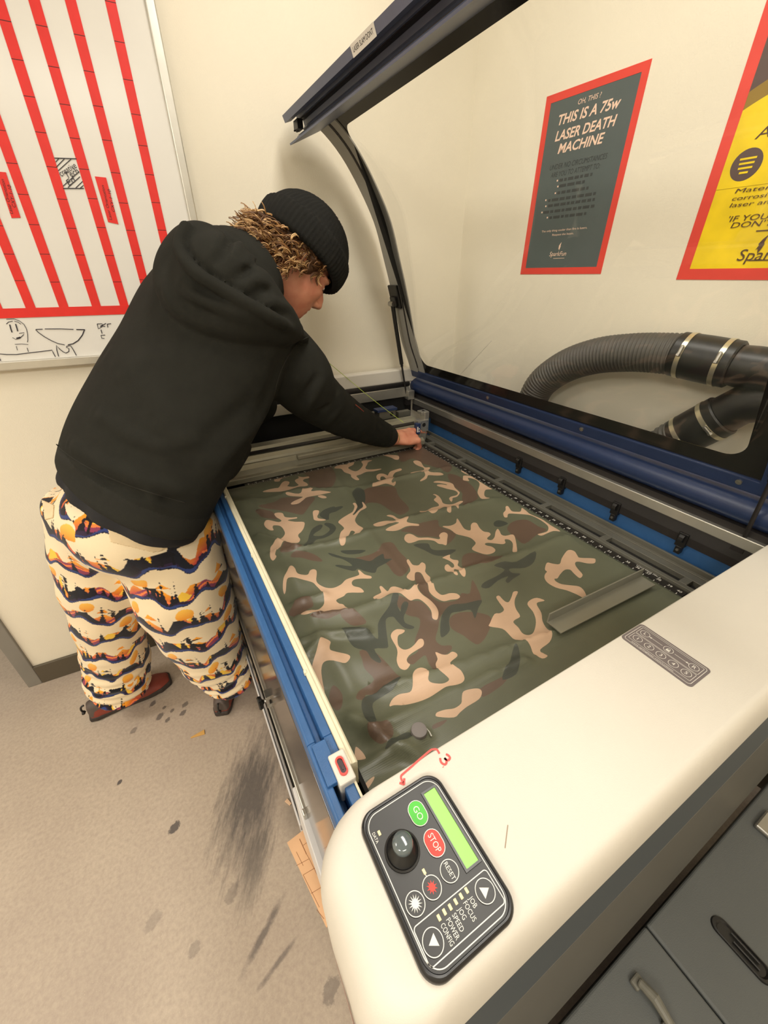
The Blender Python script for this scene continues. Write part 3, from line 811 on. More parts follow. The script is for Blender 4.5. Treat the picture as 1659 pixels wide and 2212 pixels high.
# ------------------------------------------------------------------ console cover at the near end
CT = 1.052
def plan(ins, r_front=0.055, y1=-1.252, y0=-1.086, x0=-0.888, x1=0.22):
    x0, x1, y1_, y0_ = x0 + ins * 1.7, x1 - ins, y1 + ins * 0.6, y0 - ins * 0.25
    out = []
    for cx, cy, a0, r in ((x1 - .012, y0_ - .012, 0, .012), (x0 + r_front, y0_ - r_front, 90, r_front), (x0 + r_front * .8, y1_ + r_front * .8, 180, r_front * .8), (x1 - .012, y1_ + .012, 270, .012)):
        for k in range(11):
            a = R(a0 + 9 * k); out.append((cx + r * math.cos(a), cy + r * math.sin(a)))
    return out
mb = MB(); rings = []
for ins, z in ((0.004, 0.865), (0.0, 0.88), (0.0, 0.995), (0.0012, 1.014), (0.0045, 1.031), (0.009, 1.0415), (0.015, 1.0485), (0.021, 1.0515), (0.026, CT)):
    rings.append([(x, y, z) for x, y in plan(ins)])
mb.loft(rings)
cover = mb.build('console_cover', M['cover'], mach, angle=50)
mb = MB()
mb.prism([(-0.84, y, z) for y, z in ((-1.16, .3), (-1.16, .868), (-1.247, .868), (-1.262, .806), (-1.2665, .80), (-1.300, .47), (-1.300, .3))], [(0.21, y, z) for y, z in ((-1.16, .3), (-1.16, .868), (-1.247, .868), (-1.262, .806), (-1.2665, .80), (-1.300, .47), (-1.300, .3))]); mb.build('console_body', mat('dark_body', (88, 86, 80), 0.45, var=0.05), mach)
mb = MB(); mb.prism([(-0.842, y, z) for y, z in ((-1.247, .868), (-1.250, .868), (-1.2665, .806), (-1.262, .806))], [(0.212, y, z) for y, z in ((-1.247, .868), (-1.250, .868), (-1.2665, .806), (-1.262, .806))]); bevel(mb.build('skirt', mat('skirt_slate', (66, 72, 76), .45), mach), 0.004, 3)
# red and black swoosh on the front side
mb = MB()
sw = [(-1.16, 0.93, 0.002), (-1.178, 0.90, 0.007), (-1.19, 0.87, 0.010), (-1.20, 0.835, 0.012), (-1.206, 0.80, 0.014)]
xq = -0.8885
top = [(xq - 0.0006 - (0.0 if z > .86 else 0), y, z) for y, z, w in sw]; bot = [(xq - 0.0006, y - w, z - 0.002) for y, z, w in sw]
mb.add(top + bot, [(i, i + 1, i + 6, i + 5) for i in range(4)], 0)
mb.add([(xq - 0.0009, p[1] + .002 + 0 * p[0], p[2]) for p in top] + [(xq - 0.0009, p[1] - w * 0.35, p[2]) for p, (_, _, w) in zip(top, sw)], [(i, i + 1, i + 6, i + 5) for i in range(4)], 1)
mb.build('swoosh_decal', [M['black'], mat('decal_red', (190, 40, 40), 0.4)], cover)
# red marker arrow and a 3 on the cover
k6 = lambda pts: [(820 + a / 9.217, 1500 + b / 9.217) for a, b in pts]
mb = MB()
def cline(pts, w=0.0022):
    q = smooth_path([at(u, v, 2, CT + 0.0004) for u, v in k6(pts)], 4)
    stroke(mb, q, w, (0, 0, 1), 0, 0.0)
cline([(1190, 1180), (1165, 1130), (1130, 1092), (1060, 1095), (1010, 1115), (800, 1290), (620, 1450), (480, 1570), (430, 1620), (430, 1680), (470, 1760)])
cline([(395, 1760), (440, 1775), (485, 1785), (488, 1725), (492, 1670)], 0.0024)
cline([(1320, 1190), (1370, 1215), (1400, 1265), (1365, 1310), (1310, 1285), (1290, 1265), (1325, 1310), (1330, 1365), (1290, 1395), (1225, 1350), (1205, 1265)], 0.0024)
cline([(1262, 1440), (1270, 1450)], 0.002)
mb.build('marker_arrow', M['ink_red'], cover)
M['scuff'] = mat('scuff_brown', (160, 140, 118), 0.7)
for a, b_ in (((1097, 1782), (1091, 1832)), ((857, 1945), (866, 1958)), ((871, 1968), (874, 1971))):
    mb = MB(); stroke(mb, [at(*a, 2, CT + 0.0003), at(*b_, 2, CT + 0.0003)], 0.0009, (0, 0, 1), 0, 0.0); mb.build('scuff', M['scuff'], cover)

# ------------------------------------------------------------------ control panel
PX0, PX1, PY0, PY1 = -0.8370, -0.7428, -1.2378, -1.1083
def cp(a, b, z=CT + 0.0062):
    """a point of the panel from crop pixels of the photograph"""
    return at(680 + a / 2.9625, 1560 + b / 2.9625, 2, z)
ZP = CT + 0.0055
rim = round_rect(PX0, PY0, PX1, PY1, 0.017, 10)
cx_, cy_ = (PX0 + PX1) / 2, (PY0 + PY1) / 2
def shrink(d): return round_rect(PX0 + d, PY0 + d, PX1 - d, PY1 - d, 0.017 - d * 0.6, 10)
mb = MB()
mb.loft([[(x, y, z) for x, y in shrink(d)] for d, z in ((0.0, CT - 0.002), (0.0, CT + 0.003), (0.0010, CT + 0.0055), (0.0022, CT + 0.0065), (0.0036, CT + 0.0062), (0.0042, ZP - 0.001))])
panel = mb.build('control_panel', M['panel_rim'], mach, angle=35)
mb = MB(); mb.prism([(x, y, ZP - 0.0015) for x, y in shrink(0.0041)], [(x, y, ZP) for x, y in shrink(0.0041)]); mb.build('face_plate', M['panel'], panel)
def ring_line(mb, pts, w, z, m_=0):
    c0 = np.mean(pts, 0); n = len(pts); a, b_ = [], []
    P_ = np.array(pts)
    for i in range(n):
        t = P_[(i + 1) % n] - P_[i - 1]; t = t / np.linalg.norm(t); nn = np.array((t[1], -t[0]))
        a.append((*(P_[i] + nn * w / 2), z)); b_.append((*(P_[i] - nn * w / 2), z))
    mb.add(a + b_, [(i, (i + 1) % n, (i + 1) % n + n, i + n) for i in range(n)], m_)
zl = ZP + 0.0003
mb = MB()
ring_line(mb, shrink(0.0062), 0.0008, zl)
q = [cp(*p)[:2] for p in ((1078, 915), (1215, 1135), (750, 1598), (640, 1345))]
bx0, bx1 = np.mean([q[2][0], q[3][0]]), np.mean([q[0][0], q[1][0]]); by0, by1 = np.mean([q[1][1], q[2][1]]), np.mean([q[0][1], q[3][1]])
ring_line(mb, round_rect(bx0, by0, bx1, by1, 0.003), 0.0008, zl)
D_ = (0, -1, 0); U_ = (1, 0, 0)
def plab(body, p0, p1, size):
    a, b_ = cp(*p0), cp(*p1); c_ = (a + b_) / 2
    put_text(mb, body, size, (c_[0], c_[1], zl), D_, U_, 0, 0.0, width=abs(a[1] - b_[1]))
plab('DATA', (372, 707), (402, 772), 0.0042)
for body, p0, p1 in (('JOB', (990, 1122), (1035, 1183)), ('FOCUS', (957, 1150), (1025, 1268)), ('JOG', (922, 1192), (965, 1260)), ('SPEED', (885, 1228), (948, 1335)), ('POWER', (848, 1258), (918, 1385)), ('CONFIG', (812, 1293), (885, 1425))):
    plab(body, p0, p1, 0.0058)
a, b_ = cp(703, 965), cp(722, 998); stroke(mb, [(*a[:2], zl), (*b_[:2], zl)], 0.0007, (0, 0, 1), 0, 0)
mb.build('panel_print', M['print'], panel)
q = [cp(*p)[:2] for p in ((697, 465), (765, 412), (1045, 880), (975, 945))]
mb = MB(); x0, x1 = (q[0][0] + q[3][0]) / 2, (q[1][0] + q[2][0]) / 2; y1, y0 = (q[0][1] + q[1][1]) / 2, (q[2][1] + q[3][1]) / 2
mb.box((x0, y0, ZP - 0.001), (x1, y1, ZP + 0.0004)); mb.build('display', M['lcd'], panel)
mb = MB()
for a in ((x0 - .002, y0 - .002, x1 + .002, y0), (x0 - .002, y1, x1 + .002, y1 + .002), (x0 - .002, y0, x0, y1), (x1, y0, x1 + .002, y1)): mb.box((a[0], a[1], ZP - .001), (a[2], a[3], ZP + .0012))
mb.build('display_bezel', M['panel_rim'], panel)
def button(name, label, c, w, h, mat_, body=None, size=0.007, outline=True, draw=None, twidth=None):
    p = cp(*c); mb = MB()
    out = capsule(w / 2, h / 2) if h > w * 1.05 else [(w / 2 * math.cos(t), w / 2 * math.sin(t)) for t in np.linspace(0, 2 * math.pi, 33)[:-1]]
    ring = [(p[0] + a, p[1] + b_) for a, b_ in out]
    mb.loft([[(p[0] + (x - p[0]) * s_, p[1] + (y - p[1]) * s_, z) for x, y in ring] for s_, z in ((1, ZP - .0005), (1, ZP + .0004), (.94, ZP + .0009))])
    if outline: ring_line(mb, ring, 0.0007, ZP + 0.0010, 1)
    if body: put_text(mb, body, size, (p[0], p[1], ZP + 0.00105), D_, U_, 1, 0.0, width=twidth)
    if draw: draw(mb, p)
    o = mb.build(name, [mat_, M['print'], M['stop']], panel); o['label'] = label
def burst(mi, n, r0, r1, rc):
    def f(mb, p):
        z = ZP + 0.0011
        for k in range(n):
            a = 2 * math.pi * k / n; c_, s_ = math.cos(a), math.sin(a); w = 0.0007
            mb.add([(p[0] + c_ * r0 - s_ * w, p[1] + s_ * r0 + c_ * w, z), (p[0] + c_ * r0 + s_ * w, p[1] + s_ * r0 - c_ * w, z), (p[0] + c_ * r1, p[1] + s_ * r1, z)], [(0, 1, 2)], mi)
        mb.add(circle((p[0], p[1], z + .0001), rc, 16), [tuple(range(16))], mi)
    return f
def tri(sgn):
    def f(mb, p):
        z = ZP + 0.0011; mb.add([(p[0] + sgn * 0.0042, p[1], z), (p[0] - sgn * 0.0032, p[1] - 0.0042, z), (p[0] - sgn * 0.0032, p[1] + 0.0042, z)], [(0, 1, 2)], 1)
    return f
button('go_button', 'green GO button', (660, 582), 0.0165, 0.0225, M['go'], 'GO', 0.0085)
button('stop_button', 'red STOP button', (765, 772), 0.0165, 0.0225, M['stop'], 'STOP', 0.008, twidth=0.0155)
button('reset_button', 'black RESET button', (862, 952), 0.0165, 0.0165, M['panel'], 'RESET', 0.0055, twidth=0.0135)
button('pointer_button', 'button with a red burst', (750, 1057), 0.0165, 0.0165, M['panel'], draw=burst(2, 10, 0.002, 0.005, 0.0029))
button('laser_button', 'button with a white burst', (643, 1162), 0.0165, 0.0165, M['panel'], draw=burst(1, 14, 0.002, 0.0062, 0.0030))
button('up_button', 'round arrow button beside JOB', (1090, 1080), 0.0170, 0.0170, M['panel'], draw=tri(1))
button('down_button', 'round arrow button beside CONFIG', (757, 1408), 0.0170, 0.0170, M['panel'], draw=tri(-1))
for c in ((413, 708), (700, 955), (972, 1075), (937, 1112), (902, 1147), (867, 1182), (830, 1213), (795, 1250)):
    p = cp(*c); mb = MB(); mb.box((p[0] - .0013, p[1] - .0022, ZP - .0003), (p[0] + .0013, p[1] + .0022, ZP + .0008)); bevel(mb.build('indicator_light', M['led'], panel), 0.0004)
# joystick: black boot in a round well, glossy grey cap
jc = cp(560, 820); jt = cp(540, 800, ZP + 0.018)
mb = MB()
def ringz(c, r, n=32): return [(c[0] + r * math.cos(t), c[1] + r * math.sin(t), c[2]) for t in np.linspace(0, 2 * math.pi, n + 1)[:-1]]
lerp = lambda t: jc * (1 - t) + jt * t
mb.loft([ringz((jc[0], jc[1], ZP + dz), r) for r, dz in ((0.0168, -0.0004), (0.0165, 0.0012), (0.0150, 0.0016), (0.0140, 0.0006))] + [ringz((jc[0], jc[1], ZP + z), r) for r, z in ((0.0125, 0.002), (0.0105, 0.006), (0.008, 0.008), (0.0065, 0.011))])
jb = mb.build('joystick', M['black'], panel, angle=60)
mb = MB(); c0 = np.array((jc[0], jc[1], ZP))
mb.loft([ringz((jc[0] + 0.0000, jc[1], ZP + z), r) for r, z in ((0.0050, 0.009), (0.0086, 0.011), (0.0098, 0.0145), (0.0094, 0.018), (0.0076, 0.0205), (0.0045, 0.0215), (0.0012, 0.0217))])
o = mb.build('joystick_cap', mat('joystick_grey', (92, 102, 104), 0.12, coat=0.6), panel, smooth=True); o['label'] = 'glossy grey joystick cap'

# ------------------------------------------------------------------ preset keypad sticker
q = [at(u, v, 2, CT)[:2] for u, v in ((1340, 1375), (1385, 1348), (1540, 1450), (1490, 1487))]
kx0, kx1 = (q[0][0] + q[3][0]) / 2, (q[1][0] + q[2][0]) / 2; ky1, ky0 = (q[0][1] + q[1][1]) / 2, (q[2][1] + q[3][1]) / 2
mb = MB(); rr = round_rect(kx0, ky0, kx1, ky1, 0.006); mb.prism([(x, y, CT) for x, y in rr], [(x, y, CT + 0.0008) for x, y in rr])
kp = mb.build('preset_keypad', M['keypad'], mach)
def kq(a, b): p = at(1080 + a / 2.8653, 1160 + b / 2.8653, 2, CT); return p[:2]
mb = MB(); z = CT + 0.0011
ring_line(mb, round_rect(kx0 + .0035, ky0 + .0035, kx1 - .0035, ky1 - .0035, 0.004), 0.0006, z)
xm = kx0 + (kx1 - kx0) * 0.52; xa, xb = kx0 + 0.0095, kx1 - .0065
ring_line(mb, round_rect(xa, ky0 + .0065, xm - .0008, ky1 - .0065, 0.0015), 0.0005, z); ring_line(mb, round_rect(xm + .0008, ky0 + .0065, xb, ky1 - .0065, 0.0015), 0.0005, z)
x1 = (xa + xm) / 2; L_ = ky1 - ky0
for i in range(5):
    y = ky1 - L_ * (0.155 + 0.172 * i); ring_line(mb, [(x1 + .0062 * math.cos(t), y + .0062 * math.sin(t)) for t in np.linspace(0, 2 * math.pi, 25)[:-1]], 0.0006, z)
    put_text(mb, str(i + 1), 0.0085, (x1, y, z), D_, U_, 0, 0.0)
x2 = (xm + xb) / 2
for body, fr in (('L', 0.155), ('R', 0.845)):
    y = ky1 - L_ * fr; ring_line(mb, [(x2 + .0062 * math.cos(t), y + .0062 * math.sin(t)) for t in np.linspace(0, 2 * math.pi, 25)[:-1]], 0.0006, z); put_text(mb, body, 0.0085, (x2, y, z), D_, U_, 0, 0.0)
y = (ky0 + ky1) / 2; ring_line(mb, [(x2 + .0062 * math.cos(t), y + .0062 * math.sin(t)) for t in np.linspace(0, 2 * math.pi, 25)[:-1]], 0.0006, z)
mb.box((x2 - .0035, y - .0025, z - .0002), (x2 + .0005, y + .0025, z)); ring_line(mb, [(x2 + .001 + .0022 * math.cos(t), y + .0018 * math.sin(t)) for t in np.linspace(0, 2 * math.pi, 17)[:-1]], 0.0006, z)
for y_a, y_b in ((ky1 - L_ * .235, y + .0085), (ky1 - L_ * .765, y - .0085)):
    stroke(mb, [(x2, y_a, z), (x2, y_b, z)], 0.0006, (0, 0, 1), 0, 0)
    s_ = 1 if y_a > y_b else -1
    mb.add([(x2, y_a + s_ * .002, z), (x2 - .0016, y_a - s_ * .002, z), (x2 + .0016, y_a - s_ * .002, z)], [(0, 1, 2)] if s_ < 0 else [(0, 2, 1)])
put_text(mb, 'www.epiloglaser.com/custom', 0.0042, (kx0 + .0062, y + L_ * .06, z), D_, U_, 0, 0.0, width=L_ * .6)
mb.build('keypad_print', M['print'], kp)

# ------------------------------------------------------------------ the lid
LP = np.array([[0.1335, 1.128], [0.1332, 1.1374], [0.075, 1.269], [0.031, 1.447], [-0.051, 1.688], [-0.1136, 1.789], [-0.178, 1.874], [-0.2466, 1.9275], [-0.318, 1.9605]])
LP = np.array([[0.1375, 1.125], [0.115, 1.19], [0.075, 1.285], [0.031, 1.447], [-0.012, 1.58], [-0.051, 1.688], [-0.1136, 1.789], [-0.178, 1.868], [-0.2466, 1.9225], [-0.318, 1.9555]])
_c = smooth_path(LP, 12)
_s = np.concatenate([[0], np.cumsum(np.linalg.norm(np.diff(_c, axis=0), axis=1))])
LT = _s[-1]
def lid(s, y, out=0.0):
    """point on the lid's inner face: s along the curve from the hinge, out towards the front"""
    x = np.interp(s, _s, _c[:, 0]); z = np.interp(s, _s, _c[:, 1])
    x2, z2 = np.interp(min(s + 0.01, LT), _s, _c[:, 0]), np.interp(min(s + 0.01, LT), _s, _c[:, 1])
    x1, z1 = np.interp(max(s - 0.01, 0), _s, _c[:, 0]), np.interp(max(s - 0.01, 0), _s, _c[:, 1])
    t = np.array((x2 - x1, z2 - z1)); t /= np.linalg.norm(t)
    n = np.array((-t[1], t[0]))
    return np.array((x + n[0] * out, y, z + n[1] * out))
def lid_strip(mb, s0, s1, y0, y1, o0, o1, m_=0, k=24):
    ss = np.linspace(s0, s1, k)
    mb.loft([[lid(s, y0, o0), lid(s, y1, o0), lid(s, y1, o1), lid(s, y0, o1)] for s in ss], m_)
LY0, LY1 = 0.298, -1.075
lidp = bpy.data.objects.new('lid', None); COL.objects.link(lidp); lidp.location = Vector((0.14, -0.4, 1.12)) - mach.location; lidp.parent = mach
lidp['label'] = 'curved glass lid, raised'
mb = MB(); lid_strip(mb, 0.02, LT - 0.02, LY1 + 0.005, LY0 - 0.005, -0.006, -0.002, k=40); mb.build('glass_pane', M['glass'], lidp, smooth=False, angle=30)
# printed dark border round the opening
def border(mb, y_lo, y_hi, s_lo, s_hi, r, out):
    hole = round_rect(y_lo, s_lo, y_hi, s_hi, r, 8)
    outer = round_rect(LY1 + 0.004, 0.02, LY0 - 0.004, LT - 0.015, 0.002, 1)
    pts = [Vector(p) for p in outer + hole]; n0, n1 = len(outer), len(hole)
    extra = [Vector((y, s)) for y in np.linspace(LY1 + .004, LY0 - .004, 40) for s in np.linspace(0.02, LT - .015, 40)]
    ed = [(i, (i + 1) % n0) for i in range(n0)] + [(n0 + i, n0 + (i + 1) % n1) for i in range(n1)]
    V, E_, F_, _, _, _ = delaunay_2d_cdt(pts + extra, ed, [], 0, 1e-6)
    def inside(c):
        y, s = c
        if not (y_lo < y < y_hi and s_lo < s < s_hi): return False
        dy = max(y_lo + r - y, y - (y_hi - r), 0); ds = max(s_lo + r - s, s - (s_hi - r), 0)
        return dy * dy + ds * ds < r * r
    keep = []
    for f in F_:
        c = sum((V[i] for i in f), Vector((0, 0))) / len(f)
        if not inside(c) and LY1 < c.x < LY0 and 0.015 < c.y < LT: keep.append(f)
    mb.add([lid(v.y, v.x, out) for v in V], keep)
mb = MB(); border(mb, -0.985, 0.190, 0.072, LT - 0.115, 0.04, -0.0012)
o = mb.build('glass_border', M['border'], lidp); o.modifiers.new('thickness', 'SOLIDIFY').thickness = 0.0006
mb = MB(); lid_strip(mb, 0.03, LT - 0.03, 0.236, LY0, -0.016, 0.006, k=40); lid_strip(mb, 0.03, LT - 0.05, 0.189, 0.229, -0.001, 0.003, k=40)
sf = mb.build('side_frame', M['frame_grey'], lidp, angle=40)
mb = MB(); lid_strip(mb, 0.35, LT - 0.06, 0.227, 0.237, -0.001, 0.0045, k=40); lid_strip(mb, 0.05, 0.36, 0.230, 0.235, -0.001, 0.0045, k=20); mb.build('frame_slot', M['seal'], lidp)
mb = MB(); lid_strip(mb, 0.03, LT - 0.03, LY1, LY1 + 0.05, -0.016, 0.006, k=40); o = mb.build('side_frame', M['navy'], lidp, angle=40); o['label'] = 'dark side frame nearest the camera'
# blue foot rail of the lid with screws
mb = MB(); lid_strip(mb, -0.0, 0.034, LY1, LY0, -0.012, 0.006, k=6); br = bevel(mb.build('foot_rail', M['navy'], lidp), 0.003, 2)
for u, v in ((1046, 866), (1245, 944), (1573, 1075)):
    p = at(u, v, 0, 0.11); y = p[1]
    a, b_ = lid(0.020, y, 0.006), lid(0.020, y, 0.009); mb = MB(); mb.tube([a, b_], 0.006, n=16); mb.tube([b_, lid(0.020, y, 0.0095)], 0.003, n=6)
    mb.build('screw', M['steel'], lidp, angle=40)
# top channel: an open extrusion with grooves
def L2(s, o): p = lid(s, 0, o); return (p[0], p[2])
TC = np.array((-0.30, 1.92))
prof_up = [(-0.365, 1.935), (-0.358, 1.919), (-0.338, 1.926), (-0.334, 1.936), (-0.322, 1.941), (-0.318, 1.932), (-0.300, 1.934), (-0.296, 1.920), (-0.302, 1.912), (-0.294, 1.908), (-0.300, 1.899), (-0.322, 1.893), (-0.326, 1.886), (-0.349, 1.8735), (-0.348, 1.869), (-0.322, 1.880), (-0.245, 1.914), (-0.236, 1.930), (-0.300, 1.972), (-0.318, 1.968)]
mb = MB()
mb.prism([(x, LY0 + 0.004, z) for x, z in prof_up], [(x, LY1 - 0.03, z) for x, z in prof_up])
tb = mb.build('top_channel', M['lid_grey'], lidp)
mb = MB(); mb.box((-0.334, 0.26, 1.902), (-0.316, 0.296, 1.925)); mb.tube([(-0.338, 0.285, 1.900), (-0.312, 0.285, 1.912)], 0.0022, n=8); mb.tube([(-0.325, 0.285, 1.908), (-0.325, 0.296, 1.908)], 0.008, n=12); bevel(mb.build('latch', M['black'], lidp), 0.001)
mb = MB(); mb.prism([(x, LY0 - .004, z) for x, z in ((-0.3325, 1.9275), (-0.3225, 1.9325), (-0.318, 1.930), (-0.2985, 1.931), (-0.297, 1.920), (-0.327, 1.922))], [(x, LY1 - .01, z) for x, z in ((-0.3325, 1.9275), (-0.3225, 1.9325), (-0.318, 1.930), (-0.2985, 1.931), (-0.297, 1.920), (-0.327, 1.922))]) if False else None
for z_, x_ in ((1.926, -0.3015),):
    mb.box((-0.312, LY1 - 0.02, 1.9305), (-0.300, LY0 - 0.002, 1.9335))
    mb.box((-0.3205, LY1 - 0.02, 1.8925), (-0.312, LY0 - 0.002, 1.8955))
mb.build('channel_gasket', M['seal'], lidp)
# paper label on the channel's upper lip
pa, pb = at(760, 125, 0, -0.3625), at(810, 92, 0, -0.3625)
mb = MB(); e0, e1 = np.array((-0.3655, 1.9355)), np.array((-0.3578, 1.9178)); nrm = np.array((-0.916, -0.40))
qa = [(*(e0 + nrm * .0008)[:1], pa[1], (e0 + nrm * .0008)[1]), ]
mk_ = lambda e, y, d: ((e + nrm * d)[0], y, (e + nrm * d)[1])
mb.prism([mk_(e0, pa[1], 0), mk_(e1, pa[1], 0), mk_(e1, pb[1], 0), mk_(e0, pb[1], 0)], [mk_(e0, pa[1], .0008), mk_(e1, pa[1], .0008), mk_(e1, pb[1], .0008), mk_(e0, pb[1], .0008)])
mid = (e0 + e1) / 2
upv = (e0 - e1) / np.linalg.norm(e0 - e1)
put_text(mb, "LASER SLAM DONT", 0.011, mk_(mid, (pa[1] + pb[1]) / 2, .0012), (0, -1, 0), (upv[0], 0, upv[1]), 1, 0.0, width=abs(pa[1] - pb[1]) * 0.85)
o = mb.build('paper_label', [M['print'], M['ink']], lidp)
mb = MB()  # pale thin line laid across the glass
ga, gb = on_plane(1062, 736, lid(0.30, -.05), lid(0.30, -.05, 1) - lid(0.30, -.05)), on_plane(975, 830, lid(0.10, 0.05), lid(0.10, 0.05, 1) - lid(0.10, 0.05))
mb.tube([ga, (ga + gb) / 2, gb], 0.0008, n=6); o = mb.build('glass_line', M['print'], lidp); o['label'] = 'pale thin line across the glass'
# gas struts
def strut(name, top, bot, bracket=True):
    top, bot = np.array(top), np.array(bot); mb = MB(); mid = top * 0.42 + bot * 0.58
    mb.tube([top, mid], 0.0085, n=16); mb.tube([mid, mid + (bot - mid) * .06], 0.006, n=16)
    o = mb.build(name, M['black'], mach, angle=40)
    mb = MB(); mb.tube([mid, bot], 0.0042, n=12); mb.box(tuple(bot - 0.012), tuple(bot + 0.012)); mb.build('strut_rod', M['seal'], o, angle=40)
    if bracket:
        mb = MB(); p = top; mb.tube([p + (0, -0.012, 0), p + (0, 0.02, 0)], 0.01, n=12); mb.build('strut_ball', M['steel'], o, angle=40)
st = lid(0.32, 0.275, 0.026); sb = at(880, 868, 1, 0.275)
strut('gas_strut', st, sb)
mb = MB(); lid_strip(mb, 0.30, 0.385, 0.236, 0.304, 0.006, 0.016, k=6); lid_strip(mb, 0.31, 0.345, 0.25, 0.290, 0.006, 0.026, k=6); bevel(mb.build('strut_bracket', M['black'], lidp), 0.003, 2)
st = lid(0.335, LY1 + 0.022, 0.022); sb = at(1600, 1178, 1, LY1 + 0.03)
strut('gas_strut', st, sb)
mb = MB(); lid_strip(mb, 0.325, 0.40, LY1 + 0.005, LY1 + 0.04, 0.006, 0.018, k=6); bevel(mb.build('strut_bracket', M['black'], lidp), 0.003, 2)

